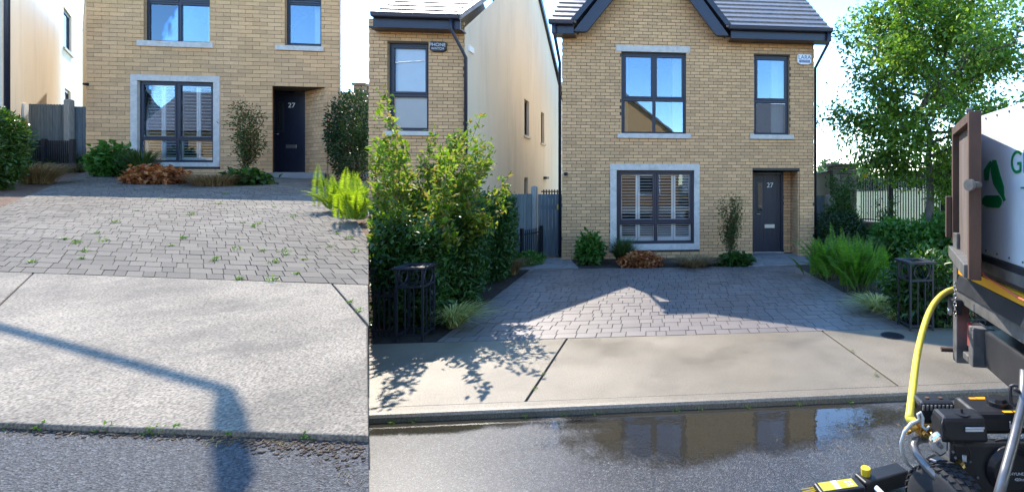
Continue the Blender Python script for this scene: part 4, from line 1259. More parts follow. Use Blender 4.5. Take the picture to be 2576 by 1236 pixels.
# ---- right photograph: right bed
fern("fern", "large green fern nearest the front step", gp(2092, 700, -.014), 62, .84, LF['fern'])
fern("fern", "large green fern to the right, overlapping the first fern", gp(2164, 728, -.014), 62, .82, LF['fern'])
blades("grass_tuft", "yellow striped grass tuft at the drive edge below the ferns", "grass", gp(2205, 782, -.014), 360, .30, .40, .011, LF['straw'], lean=(-.4, -.3))
blades("grass_tuft", "pale grass tuft against the black cage post by the drive", "grass", gp(2252, 802, -.014), 200, .26, .30, .011, LF['straw'], lean=(-.3, -.3))
blades("strap_plant", "dark upright grassy clump behind the ferns", "grass", gp(2180, 668, -.014), 700, .62, .62, .012, LF['iris'], droop=.6, r0=.25)
bush("dark_shrub", "dark rambling shrub in shade beside the timber gate", "shrub", gp(2118, 648, -.014), (.62, .7, .62), 4200, .07, .042, LF['dark'], lump=.4, seed=5)
stemplant("climber", "leafy climber growing up the stone gate pillar", "climber", gp(2118, 640, -.014), 22, 2.25, .42, 200, .065, .04, LF['hedge'], wob=.25, start=.3, cluster=.07)
stemplant("sapling", "thin sapling in front of the black railings", "sapling", gp(2232, 622, -.014), 5, 1.9, .45, 130, .065, .04, LF['hedge'], wob=.25, start=.35, cluster=.06)
for i, (x, y, rx, rz) in enumerate(((2260, 655, .8, .45), (2395, 640, .9, .5), (2455, 660, .9, .55))):
    bush("garden_bush", ("bright green broad-leaved bush left of the tree trunk", "bright green bush right of the tree trunk", "green bush partly hidden behind the white panel truck")[i], "bush",
         gp(x, y, -.014), (rx, .8, rz), 3000, .13, .085, LF['bright'], lump=.3, seed=9 + i, inner=.4)
bush("garden_bush", "green hedge plant growing through the black cage post beside the truck", "bush", (3.0, 5.95, -.014), (.72, .42, .42), 3600, .095, .04, LF['hedge'], lump=.25, seed=3, inner=.3)
bush("garden_bush", "dark green hedge plants behind the railing under the truck", "bush", (4.05, 6.1, -.014), (.7, .42, .42), 3000, .095, .04, LF['hedge'], lump=.25, seed=4, inner=.3)
tb = gp(2337, 642, -.014)
tree("street_tree", "leafy young tree with grey trunk beside the house", tb, 6.5, (tb[0] + .05, tb[1], 3.85), (2.0, 1.9, 2.6), .105, 34, 29000, .12, .07, LF['tree'], M['palebark'], fork=.29)
# ---- left photograph
wall_bed(lambda x, y: gA(x, y, -.03), 1.35, "of the weedy house", 'A',
         dict(bush=(277, 446), iris=(355, 452), heu=(390, 464), sedge=(540, 468), low=(618, 466), climb=(618, 452), ch=2.65))
hb = gA(40, 485, -.03)
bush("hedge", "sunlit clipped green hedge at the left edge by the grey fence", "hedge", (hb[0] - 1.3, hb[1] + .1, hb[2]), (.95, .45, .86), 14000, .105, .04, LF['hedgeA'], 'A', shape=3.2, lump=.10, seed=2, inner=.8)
blades("grass_tuft", "brown sedge tuft in front of the clipped hedge", "grass", gA(95, 462, -.03), 700, .62, .62, .010, LF['bronze'], 'A', r0=.25, lean=(.3, 0))
bush("ground_cover", "low green plant in front of the black railing by the fence", "plant", gA(150, 432, -.03), (.65, .4, .22), 1500, .10, .05, LF['hedge'], 'A', inner=.4)
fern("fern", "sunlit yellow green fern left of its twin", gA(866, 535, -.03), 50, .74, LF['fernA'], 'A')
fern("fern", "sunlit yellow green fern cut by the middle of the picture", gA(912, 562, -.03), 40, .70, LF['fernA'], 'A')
blades("grass_tuft", "small brown sedge tuft between the brick porch and the sunlit fern", "grass", gA(805, 470, -.03), 220, .32, .42, .010, LF['bronze'], 'A')
bush("dark_shrub", "dark climbing shrub against the wall behind the sunlit fern", "shrub", at(893, 452, 13.6), (.85, .75, 1.25), 6500, .09, .05, LF['dark'], 'A', lump=.35, seed=6)
stemplant("climber", "thin leafy climber rising above the wall top behind the fern", "climber", at(900, 440, 13.9), 12, 2.7, .55, 200, .085, .05, LF['hedge'], 'A', wob=.3, start=.3, cluster=.08)

# weeds in the joints of the uncleaned drive and along the kerb
wi = 0
for (x, y, s) in ((160, 602, 1.0), (190, 612, .8), (245, 585, .7), (262, 606, .8), (80, 660, 1.0), (213, 632, .8), (205, 650, .6), (290, 560, .6), (345, 530, .5), (480, 540, .6), (553, 512, .7),
                  (565, 488, .7), (612, 560, .6), (640, 570, .9), (652, 562, .6), (598, 628, .9), (660, 630, .8), (710, 634, 1.0), (720, 640, .7), (690, 660, .7), (602, 702, 1.0), (685, 706, 1.0),
                  (850, 588, .7), (880, 600, .9), (765, 652, .6), (460, 600, .6), (430, 618, .5), (405, 500, .5), (690, 520, .5), (740, 545, .5), (830, 620, .7), (540, 655, .6), (745, 688, .6), (895, 632, .6)):
    gx = gA(x, y, .0)
    if gx[0] > seamX(gx[1]) - .1: continue
    if wi % 2: bush("weed", "small green weed growing in a joint of the dry driveway", "weed", gx, (.05 * s, .035 * s, .014 * s), 34, .032, .013, LF['weed'], 'A', group="weeds in the joints of the uncleaned driveway", zmin=.0, inner=.1)
    else: blades("weed", "small green weed growing in a joint of the dry driveway", "weed", gx, 26, .045 * s, .06 * s, .005, LF['weed'], 'A', group="weeds in the joints of the uncleaned driveway", r0=.03)
    wi += 1
for i, (x, s) in enumerate(((40, .7), (110, .9), (265, 1.2), (375, .9), (395, 1.2), (440, 1.1), (575, .6), (770, .9))):
    gx = gA(x, 1078 + .038 * (x - 463) + 12, -.03)
    bush("weed", "green weed rooted along the kerb at the foot of the dry pavement", "weed", gx, (.028 * s, .014 * s, .010 * s), 40, .019, .010, LF['weed'], 'A', group="weeds along the kerb of the left photograph", zmin=.0, inner=.1)
for i, (x, y) in enumerate(((905, 782), (880, 760))):
    bush("weed", "green weed in the open joint of the dry pavement", "weed", gA(x, y, 0), (.016, .035, .008), 44, .016, .008, LF['weed'], 'A', group="weeds in the pavement joint", zmin=.0, inner=.1)
for i, (x, y) in enumerate(((1368, 940), (1345, 978), (2145, 885), (2205, 945))):
    bush("weed", "tiny green weed in a joint of the damp pavement", "weed", gp(x, y, .0), (.014, .025, .008), 24, .014, .007, LF['weed'], None, group="weeds in the damp pavement joints", zmin=.0, inner=.1)
for i, x in enumerate((985, 1040, 1320, 1420, 1500, 1700, 1760, 1880, 2010, 2140)):
    u_ = fb_u(x, V_K - .01)
    bush("weed", "tiny green weed at the foot of the wet kerb", "weed", FB.w(u_, V_K - .015, -.06), (.025, .012, .010), 22, .016, .007, LF['weed'], None, group="weeds along the wet kerb", zmin=.0, inner=.1)
# ------------------------------------------------------------------ fences, gates, walls
def boards(name, label, cat, fr, u0, u1, v, z0, z1, n, mat, scallop=True, side=None, rails=True):
    t = thing(name, label, cat, fr.w((u0 + u1) / 2, v, z0))
    W = (u1 - u0) / n
    for i in range(n):
        a, b = u0 + i * W + .003, u0 + (i + 1) * W - .003
        m = (a + b) / 2
        top = [(b, z1 - .03)] + [(m + (b - a) / 2 * math.cos(q), z1 - .03 + .035 * math.sin(q)) for q in (math.pi * .25, math.pi * .5, math.pi * .75)] + [(a, z1 - .03)] if scallop else [(b, z1), (a, z1)]
        MB().ext([(a, z0 + .02), (b, z0 + .02)] + top, v + random.uniform(-.004, .004), v + .02, fr).build("board", mat, t)
    if rails:
        MB().box(u0, u1, v + .026, v + .06, z0 + .2, z0 + .3, fr).box(u0, u1, v + .026, v + .06, z1 - .35, z1 - .25, fr).build("rail", mat, t)
    return t
def post(name, label, fr, u, v, z0, z1, w, mat):
    t = MB(); t.box(u - w / 2, u + w / 2, v - w / 2, v + w / 2, z0, z1, fr); t.hexa([fr.w(u - w / 2, v - w / 2, z1), fr.w(u + w / 2, v - w / 2, z1), fr.w(u + w / 2, v + w / 2, z1), fr.w(u - w / 2, v + w / 2, z1),
        fr.w(u - w / 6, v - w / 6, z1 + .03), fr.w(u + w / 6, v - w / 6, z1 + .03), fr.w(u + w / 6, v + w / 6, z1 + .03), fr.w(u - w / 6, v + w / 6, z1 + .03)])
    o = t.build(name, mat, None, fr.w(u, v, z0), bevel=.006)
    return tag(o, label, "post")
def railing(name, label, fr, u0, u1, v, z0, z1, n, th=.008, endpost=(), pw=.03, spear=True, topgap=.08):
    t = thing(name, label, "railing", fr.w((u0 + u1) / 2, v, z0))
    for i in range(n):
        u = u0 + (i + .5) * (u1 - u0) / n
        MB().box(u - th, u + th, v - th, v + th, z0 + .03, z1, fr).build("bar", M['iron'], t)
    MB().box(u0, u1, v - .006, v + .006, z1 - topgap - .03, z1 - topgap, fr).build("top_rail", M['iron'], t)
    MB().box(u0, u1, v - .006, v + .006, z0 + .07, z0 + .10, fr).build("bottom_rail", M['iron'], t)
    for u in endpost:
        MB().box(u - pw, u + pw, v - pw, v + pw, z0 - .02, z1 + .04, fr).build("post", M['iron'], t)
    return t

# right photograph: side gate between the houses
vg_ = V_H + .35
a, b = FB.px(1353, 560, vg_)[0], FB.px(1416, 560, vg_)[0]
zt_ = FB.px(1385, 488, vg_)[1]
gt = boards("side_gate", "grey painted boarded gate beside the clean house corner", "gate", FB, a, b, vg_, .03, zt_, 7, M['fence'], scallop=False)
u, z = FB.px(1406, 520, vg_)
MB().box(u - .04, u + .04, vg_ - .012, vg_ - .006, z - .06, z + .06, FB).build("warning_sign", M['yellow'], gt)
post("gate_post", "weathered grey timber post left of the boarded gate", FB, FB.px(1349, 560, vg_)[0] - .04, vg_ - .02, -.02, FB.px(1350, 470, vg_)[1], .12, M['oldwood'])
t = thing("trellis", "brown timber trellis panel above the boarded gate", "trellis", FB.w(a, vg_ + .3, zt_))
for i in range(9):
    uu = a + .05 + i * (b - a) / 9
    MB().box(uu, uu + .03, vg_ + .30, vg_ + .315, zt_ - .1, zt_ + .10, FB).build("slat", M['brownwood'], t)
MB().box(a, b, vg_ + .316, vg_ + .34, zt_ + .04, zt_ + .07, FB).build("top_rail", M['brownwood'], t)
p0 = Vector(FB.w(FB.px(1240, 560, V_H - 1.0)[0], V_H - 1.0, 0)); p1 = Vector(FB.w(FB.px(1344, 560, vg_)[0], vg_, 0))
FF = Frame(p0.x, p0.y, math.atan2(p1.y - p0.y, p1.x - p0.x)); LF_ = (p1 - p0).length
boards("board_fence", "grey scalloped board fence behind the hedge", "fence", FF, 0, LF_, 0, .0, FF.px(1300, 488, 0)[1], 14, M['fence'])
railing("low_railing", "low black railing in front of the grey fence by the gate", FF, LF_ * .42, LF_ - .06, -.22, .0, FF.px(1320, 578, -.22)[1], 11, .007, (LF_ * .45, LF_ - .06))
# cage posts and street railings
def cage(label, c, w, h):
    t = thing("railing_post", label, "railing post", c)
    x0, y0 = c[0] - w / 2, c[1] - w / 2
    fr = Frame(x0, y0, TH_B); k = .011
    z = c[2]
    for u in (0, w):
        for v in (0, w): MB().box(u - k, u + k, v - k, v + k, z, z + h - .01, fr).build("upright", M['iron'], t)
    for u in (w * .33, w * .66):
        MB().box(u - .006, u + .006, -.006, .006, z + .06, z + h * .72, fr).build("bar", M['iron'], t)
        MB().box(w - .006, w + .006, u - .006, u + .006, z + .06, z + h * .72, fr).build("bar", M['iron'], t)
    for zz in (.06, h * .73):
        fm = MB()
        fm.box(0, w, -.009, .009, z + zz, z + zz + .022, fr).box(0, w, w - .009, w + .009, z + zz, z + zz + .022, fr)
        fm.box(-.009, .009, .01, w - .01, z + zz + .001, z + zz + .021, fr).box(w - .009, w + .009, .01, w - .01, z + zz + .001, z + zz + .021, fr)
        fm.build("hoop", M['iron'], t)
    
    cap = MB(); e = .035
    for q in ((-e, w + e, -e, .05), (-e, w + e, w - .05, w + e), (-e, .05, .05, w - .05), (w - .05, w + e, .05, w - .05)):
        cap.box(q[0], q[1], q[2], q[3], z + h - .01, z + h + .012, fr)
    cap.build("cap", M['iron'], t)
    rg = MB(); r = min(w, h * .26) * .44; zc = z + h * .865
    for v in (0, w): rg.tube([fr.w(w / 2 + r * math.cos(q), v, zc + r * math.sin(q)) for q in np.linspace(0, 2 * math.pi, 21)], .007, 5, caps=False)
    for u in (0, w): rg.tube([fr.w(u, w / 2 + r * math.cos(q), zc + r * math.sin(q)) for q in np.linspace(0, 2 * math.pi, 21)], .007, 5, caps=False)
    rg.build("ring", M['iron'], t)
    return t
cL = gp(1047, 850, -.014); cR = gp(2306, 826, -.014)
cage("square black iron cage post in front of the hedge", cL, .27, .80)
cage("square black iron cage post in front of the green bush by the truck", cR, .27, .80)
vr = FB.loc(cL[0], cL[1])[1]
railing("street_railing", "low black iron railing running left from the cage post", FB, seam_u(vr) + .03, FB.loc(cL[0], cL[1])[0] - .2, vr, -.01, .56, 5, .008)
vr = FB.loc(cR[0], cR[1])[1]; ur = FB.loc(cR[0], cR[1])[0]
railing("street_railing", "low black iron railing running right from the cage post towards the truck", FB, ur + .2, ur + 2.6, vr, -.01, .56, 20, .008)

# boundary behind the right garden
M['wallstone'] = surf("grey_brown_stone", (0.20, 0.165, 0.125), 0.9, 0.25, 10, 0.6, 30, island=0.3)
M['greyrender'] = surf("grey_beige_render", (0.30, 0.26, 0.20), 0.92, 0.1, 2, 0.2, 90)
def stonework(parent, fr, u0, u1, v, z0, z1, rmin, rmax, lmin, lmax, depth, seed):
    rnd = random.Random(seed); z = z0
    MB().box(u0 + .02, u1 - .02, v + .015, v + depth, z0, z1 - .01, fr).build("core", M['mortar'], parent)
    while z < z1 - .04:
        h = min(rnd.uniform(rmin, rmax), z1 - z); u = u0
        while u < u1 - .04:
            l_ = min(rnd.uniform(lmin, lmax), u1 - u)
            if u1 - u - l_ < .08: l_ = u1 - u
            MB().box(u + .008, u + l_ - .008, v - rnd.uniform(0, .015), v + .06, z + .008, z + h - .008, fr).build("stone", M['wallstone'], parent, bevel=.012)
            u += l_
        z += h
vP = 14.3
ua_, ub_ = FB.px(2097, 500, vP)[0], FB.px(2156, 500, vP)[0]
zP = FB.px(2125, 418, vP)[1]
pl_ = thing("stone_pillar", "square stone gate pillar with flat capstone behind the climber", "pillar", FB.w((ua_ + ub_) / 2, vP, 0))
stonework(pl_, FB, ua_, ub_, vP, 0, zP, .12, .24, .2, .45, .6, 4)
MB().box(ua_ - .05, ub_ + .05, vP - .06, vP + .66, zP, zP + .09, FB).build("capstone", M['wallstone'], pl_, bevel=.02)
uw = FB.px(2046, 470, vP + .3)[0] - .6
rw = thing("garden_wall", "rendered garden wall with sloping coping between house and pillar", "wall", FB.w(uw + .5, vP + .3, 0))
zl, zr_ = FB.px(2050, 441, vP + .3)[1], FB.px(2095, 433, vP + .3)[1]
MB().ext([(uw, -.1), (ua_, -.1), (ua_, zr_), (uw, zl - .1)], vP + .3, vP + .55, FB).build("wall_face", M['greyrender'], rw)
MB().ext([(uw, zl - .1), (ua_, zr_), (ua_, zr_ + .05), (uw, zl - .05)], vP + .26, vP + .6, FB).build("coping", M['wallstone'], rw)
boards("side_gate", "dark grey green boarded gate to the right of the brick porch", "gate", FB, uB1 + .06, FB.px(2075, 560, V_H + .9)[0], V_H + .9, 0, FB.px(2062, 491, V_H + .9)[1], 5, M['fence'], scallop=True)
post("gate_post", "grey concrete fence post beside the dark gate right of the house", FB, FB.px(2083, 560, V_H + .9)[0], V_H + .9, 0, FB.px(2083, 492, V_H + .9)[1], .11, M['oldwood'])
boards("board_fence", "short grey board panel between post and pillar", "fence", FB, FB.px(2090, 560, V_H + 1.1)[0], FB.px(2120, 560, V_H + 1.1)[0], V_H + 1.1, 0, FB.px(2105, 497, V_H + 1.1)[1], 4, M['oldwood'], scallop=False)
p0 = Vector(FB.w(ub_, vP + .2, 0)); p1 = Vector(at(2440, 560, 12.6)); 
FFR = Frame(p0.x, p0.y, math.atan2(p1.y - p0.y, p1.x - p0.x)); LRR = (p1 - p0).length
zlw = FFR.px(2230, 560, 0)[1]
lw = thing("stone_wall", "low stone wall under the black park railings", "wall", FFR.w(LRR / 2, 0, 0))
stonework(lw, FFR, 0, LRR, 0, 0, zlw - .07, .12, .2, .25, .55, .35, 6)
MB().box(0, LRR, -.05, .4, zlw - .07, zlw, FFR).build("coping", M['wallstone'], lw, bevel=.015)
pr_ = railing("park_railing", "tall black park railings on the low stone wall", FFR, .1, LRR, .18, zlw - .02, FFR.px(2200, 436, .18)[1], 42, .013,
              [FFR.px(x, 500, .18)[0] for x in (2241, 2372)], .05, topgap=.06)
u, z = FFR.px(2178, 441, .17)
MB().box(u - .09, u + .09, .14, .15, z - .07, z + .05, FFR).build("notice", M['yellow'], pr_)
# woods beyond the field
n = 26000
X = rng.uniform(-20, 150, n); cl = 120 + 6 * np.sin(X * .15)
hgt = 4.2 + 1.6 * np.sin(X * .23) + 1.2 * np.sin(X * .61 + 1) + .7 * np.sin(X * 1.7)
Z = hgt * rng.uniform(0, 1, n) ** .6
P = np.stack([X, cl + rng.normal(size=n) * 2.5, Z], 1)
stuff(leaf_mesh("far_woodland", P, rvec(n), rvec(n) + np.array([0, -.5, .6]), rng.uniform(.6, 1.3, n), rng.uniform(.5, .9, n), LF['far']))
o = bpy.data.objects["far_woodland"]; o["label"] = "far belt of green trees across the park"

# left photograph: fence, gate, railing
vq = .35
a, b = FA.px(181, 350, vq)[0], FA.px(219, 350, vq)[0]
zt_ = FA.px(200, 268, vq)[1]; zb_ = FA.px(200, 424, vq)[1]
boards("side_gate", "grey green boarded gate beside the left house corner in shade", "gate", FA, a, b + .25, vq, zb_, zt_, 5, M['fence'], scallop=False)
t = thing("trellis", "brown timber trellis strip above the grey green gate", "trellis", FA.w(a, vq + .5, zt_))
for i in range(7):
    uu = a + .05 + i * (b - a + .1) / 7
    MB().box(uu, uu + .035, vq + .50, vq + .515, zt_ - .05, zt_ + .14, FA).build("slat", M['brownwood'], t)
MB().box(a, b + .2, vq + .516, vq + .54, zt_ + .06, zt_ + .10, FA).build("top_rail", M['brownwood'], t)
post("gate_post", "tall weathered timber post between fence and gate at the left", FA, FA.px(174, 350, .25)[0], .25, FA.px(174, 405, .25)[1] - .2, FA.px(172, 252, .25)[1], .13, M['oldwood'])
boards("board_fence", "grey green scalloped board fence in front of the rendered wall", "fence", FA, FA.px(72, 350, .3)[0], FA.px(169, 350, .3)[0], .3, FA.px(120, 418, .3)[1], FA.px(120, 262, .3)[1], 13, M['fence'])
railing("low_railing", "low black railing in front of the grey green fence", FA, FA.px(75, 390, -.1)[0], FA.px(183, 390, -.1)[0], -.1, FA.px(130, 420, -.1)[1], FA.px(130, 353, -.1)[1], 20, .011,
        [FA.px(x, 390, -.1)[0] for x in (112, 183)], .04)
# left photograph: wall right of the house
vw_ = 2.2
uu0, uu1 = FA.px(800, 300, vw_)[0], FA.px(926.5, 300, vw_)[0]
uc = FA.px(893, 300, vw_)[0]
wA = thing("garden_wall", "shaded rendered wall beyond the brick porch corner", "wall", FA.w(uc, vw_, zA(*FA.w(uc, vw_, 0)[:2])))
z0_ = FA.px(860, 460, vw_)[1] - .4
MB().ext([(uu0 - 1, z0_), (uc, z0_), (uc, FA.px(893, 236, vw_)[1]), (uu0 - 1, FA.px(790, 250, vw_)[1])], vw_, vw_ + .25, FA).build("wall_face", M['greyrender'], wA)
MB().ext([(uu0 - 1, FA.px(790, 250, vw_)[1]), (uc, FA.px(893, 236, vw_)[1]), (uc, FA.px(893, 231, vw_)[1]), (uu0 - 1, FA.px(790, 245, vw_)[1])], vw_ - .05, vw_ + .3, FA).build("coping", M['wallstone'], wA)
pA_ = thing("stone_pillar", "stone pillar cut by the middle of the picture, behind the climber", "pillar", FA.w(uc, vw_ - .1, z0_))
stonework(pA_, FA, uc, uu1 - .02, vw_ - .1, z0_, FA.px(910, 216, vw_)[1], .14, .26, .25, .5, .5, 9)
MB().box(uc - .04, uu1 - .03, vw_ - .14, vw_ + .4, FA.px(910, 216, vw_)[1], FA.px(910, 210, vw_)[1], FA).build("capstone", M['wallstone'], pA_)
boards("board_fence", "dark grey boards right of the brick porch, behind the fern", "fence", FA, FA.px(838, 350, 1.2)[0], FA.px(886, 350, 1.2)[0], 1.2, FA.px(860, 450, 1.2)[1], FA.px(860, 292, 1.2)[1], 5, M['fence'])

# street lamp whose shadow lies across the dry pavement (it stands outside the picture)
def lift(G, h):
    k = h / sun_vec.z
    return Vector(G) + sun_vec * k
g1, g2 = gA(548, 974), gA(566, 985); g3 = gA(612, 1195, -.03); ga = gA(0, 822)
hl = 4.9
k = (-13.2 - g1[0]) / (ga[0] - g1[0])
S0 = (g1[0] + k * (ga[0] - g1[0]), g1[1] + k * (ga[1] - g1[1]), 0); S0 = (S0[0], S0[1], zA(S0[0], S0[1]))
P0, P1 = lift(S0, 2.6), lift(g1, hl)
P2, P3 = lift(g2, hl), lift(g3, hl); P2.z = P1.z; P3.z = P1.z
lp = thing("street_lamp", "street lamp whose long shadow crosses the dry pavement", "street lamp", (P0.x, P0.y, zA(P0.x, P0.y)))
MB().tube([(P0.x, P0.y, zA(P0.x, P0.y) - .2), (P0.x, P0.y, P0.z - .3), (P0.x, P0.y, P0.z)], [.07, .05, .045], 10).build("pole", M['steel'], lp, smooth=True)
MB().tube([P0, P1, P1.lerp(P2, .8)], [.032, .032, .04], 10).build("arm", M['steel'], lp, smooth=True)
d = (P3 - P2).normalized(); sd = d.cross(Vector((0, 0, 1))) * .058
q = [P2 - sd * .6, P2 + sd * .6, P2.lerp(P3, .35) + sd, P3.lerp(P2, .08) + sd, P3 + sd * .6, P3 - sd * .6, P3.lerp(P2, .08) - sd, P2.lerp(P3, .35) - sd]
MB().slab([(p.x, p.y, p.z + .05) for p in q], .1).build("lamp_head", M['navy'], lp, bevel=.02)
# ------------------------------------------------------------------ truck, pressure washer, hoses
M['truckwhite'] = surf("white_vinyl_panel", (0.70, 0.72, 0.73), 0.3, 0.04, 3, coat=0.2, dirt=0.25, dscale=2.5, dirt_col=(0.4, 0.38, 0.33), stretch=(3, 3, .6))
M['logogreen'] = surf("green_vinyl", (0.0, 0.21, 0.055), 0.35, 0.03, 3)
M['rusty'] = surf("rusty_brown_steel", (0.085, 0.042, 0.024), 0.75, 0.3, 9, 0.3, 40, dirt=0.6, dscale=5, dirt_col=(0.055, 0.035, 0.025), stretch=(1, 1, .4))
M['boardbrown'] = surf("weathered_brown_board", (0.14, 0.105, 0.082), 0.8, 0.3, 5, 0.3, 30, dirt=0.5, dscale=3, dirt_col=(0.09, 0.06, 0.045), stretch=(4, 4, .35))
M['greysteel'] = surf("scuffed_grey_steel", (0.15, 0.14, 0.125), 0.6, 0.3, 9, 0.2, 40, dirt=0.7, dscale=5, dirt_col=(0.05, 0.05, 0.05), metal=0.3)
M['blacksteel'] = surf("dull_black_steel", (0.018, 0.019, 0.022), 0.45, 0.3, 10, 0.1, 60, dirt=0.3, dscale=4, dirt_col=(0.07, 0.065, 0.06))
M['amber'] = surf("amber_tape", (0.80, 0.36, 0.015), 0.4, 0.05, 5)
M['redlens'] = surf("red_lens", (0.45, 0.03, 0.02), 0.25, 0.1, 5)
M['rubber'] = surf("tyre_rubber", (0.02, 0.02, 0.021), 0.75, 0.25, 30, 0.1, 90)
M['hoseyellow'] = surf("yellow_hose", (0.72, 0.58, 0.06), 0.4, 0.1, 8, dirt=0.35, dscale=14, dirt_col=(0.2, 0.15, 0.03))
M['brass'] = surf("brass", (0.62, 0.40, 0.13), 0.28, 0.15, 30, metal=1.0)
M['chrome'] = surf("chrome_cover", (0.75, 0.75, 0.74), 0.18, 0.08, 20, metal=1.0)
M['tubegrey'] = surf("grey_painted_tube", (0.17, 0.165, 0.16), 0.35, 0.15, 20, metal=0.5)
M['clear'] = surf("cloudy_clear_hose", (0.55, 0.55, 0.50), 0.2, 0.05, 10)
M['rope'] = surf("orange_cord", (0.65, 0.12, 0.06), 0.7, 0.1, 30)
M['stickerwhite'] = surf("pale_sticker", (0.6, 0.6, 0.58), 0.5, 0.1, 40)

RT = Vector((2.0, 3.6))
tdir = Vector((-.1648, -.9863))
# truck frame: u runs from the far rear corner towards the viewer, v inwards under the body
FT = Frame(RT.x, RT.y, math.atan2(tdir.y, tdir.x))
def tz(x, y):                                             # photo point on the truck's side plane -> (u, z)
    return FT.px(x, y, 0)
TR = thing("tipper_truck", "white panelled tipper truck with amber stripe and green bottle emblem", "truck", (RT.x, RT.y, 0))
LT, WT = 3.6, 1.95
zw = tz(2455, 632)[1]; ztp = tz(2476, 288)[1]; zy1 = tz(2470, 690)[1]; zy0 = tz(2470, 712)[1]
MB().box(.06, LT, .0, .05, zw, ztp, FT).build("side_panel", M['truckwhite'], TR, bevel=.006)
MB().box(.06, LT, WT - .05, WT, zw, ztp, FT).build("side_panel", M['truckwhite'], TR)
MB().box(LT - .05, LT, .06, WT - .06, zw, ztp, FT).build("front_board", M['truckwhite'], TR)
MB().box(.06, LT, -.015, .05, zy1 + .005, zw - .004, FT).build("drop_side", M['blacksteel'], TR, bevel=.01)
MB().box(.06, LT, -.022, -.0155, (zy1 + zw) / 2 - .035, (zy1 + zw) / 2 + .03, FT).build("side_rail", M['greysteel'], TR)
MB().box(.03, LT, -.03, .05, zy0, zy1, FT).build("amber_stripe", M['amber'], TR)
MB().box(0.02, LT, .051, WT - .052, zy0 - .02, zy0 + .06, FT).build("deck", M['boardbrown'], TR)
MB().hexa([FT.w(.02, -.06, zy0 - .11), FT.w(LT, -.06, zy0 - .11), FT.w(LT, .06, zy0 - .11), FT.w(.02, .06, zy0 - .11),
           FT.w(.05, -.03, zy0 - .004), FT.w(LT, -.03, zy0 - .004), FT.w(LT, .06, zy0 - .004), FT.w(.05, .06, zy0 - .004)]).build("side_channel", M['blacksteel'], TR, bevel=.006)
MB().box(.0, LT, -.045, .03, zy0 - .20, zy0 - .112, FT).build("under_beam", M['greysteel'], TR, bevel=.006)
for v in (.0, WT - .09):
    MB().box(-.05, .03, v - .04, v + .05, .36, zw + .1, FT).build("rear_post", M['greysteel'], TR, bevel=.006)
MB().box(-.02, LT - .2, .35, .5, zy0 - .32, zy0 - .03, FT).box(-.02, LT - .2, WT - .5, WT - .35, zy0 - .32, zy0 - .03, FT).build("chassis_rail", M['blacksteel'], TR)
MB().box(.0, .12, .03, WT - .1, .42, .56, FT).build("rear_bumper", M['blacksteel'], TR)
# lamp guard, lens, tool box
zl0, zl1 = tz(2480, 925)[1], tz(2480, 840)[1]
MB().box(.30, .38, -.06, .08, zl0 - .02, zl1 + .02, FT).box(.20, .30, -.06, -.02, zl0 - .02, zl0 + .03, FT).build("lamp_guard", M['greysteel'], TR, bevel=.008)
MB().box(.14, .26, -.01, .08, zl0 + .05, zl1, FT).build("tail_lamp", M['redlens'], TR, bevel=.008)
MB().box(.40, 1.5, .0, .45, zl0, zl1 + .02, FT).build("tool_box", M['blacksteel'], TR, bevel=.015)
for i in range(12):
    for zz in (zw + .03, ztp - .03):
        q_ = FT.w(.12 + i * .16, -.001, zz); q2 = FT.w(.12 + i * .16, -.006, zz)
        MB().tube([q_, q2], [.008, .005], 8).build("rivet", M['greysteel'], TR)
MB().box(.055, .075, -.006, -.0005, zw, ztp, FT).build("edge_trim", M['greysteel'], TR)
# hinge bracket, pin, chain
u0_, z0_ = tz(2425, 762)
MB().box(u0_ + .02, u0_ + .12, -.12, -.05, z0_ - .06, z0_ + .05, FT).build("hinge_bracket", M['blacksteel'], TR, bevel=.008)
MB().tube([FT.w(u0_ - .0, -.10, z0_ - .05), FT.w(u0_ + .10, -.13, z0_ - .05)], .018, 10).build("hinge_pin", M['chrome'], TR)
MB().tube([FT.w(-.06, .0, .43), FT.w(-.06, -.12, .43)], .018, 10).build("bumper_pin", M['rusty'], TR)
uc_, zc_ = tz(2455, 712)
for i in range(9):
    zc = zc_ - .01 - i * .028
    a_ = (i % 2) * math.pi / 2
    pts = [FT.w(uc_ + .009 * math.cos(q) * math.cos(a_), -.135 + .009 * math.cos(q) * math.sin(a_), zc + .018 * math.sin(q)) for q in np.linspace(0, 2 * math.pi, 11)]
    MB().tube(pts, .0035, 5, caps=False).build("chain_link", M['chrome'], TR)
MB().tube([FT.w(*t_) for t_ in ((.42, -.05, zy1 + .10), (.55, -.06, zy1 + .03), (1.0, -.06, zy1 - .01), (1.6, -.05, zy1 - .02))], .006, 6).build("tie_cord", M['rope'], TR)
MB().tube([FT.w(*t_) for t_ in ((.30, -.04, zy1 + .13), (.36, -.05, zy1 + .14), (.44, -.05, zy1 + .09))], .011, 6).build("cord_hook", M['blacksteel'], TR)
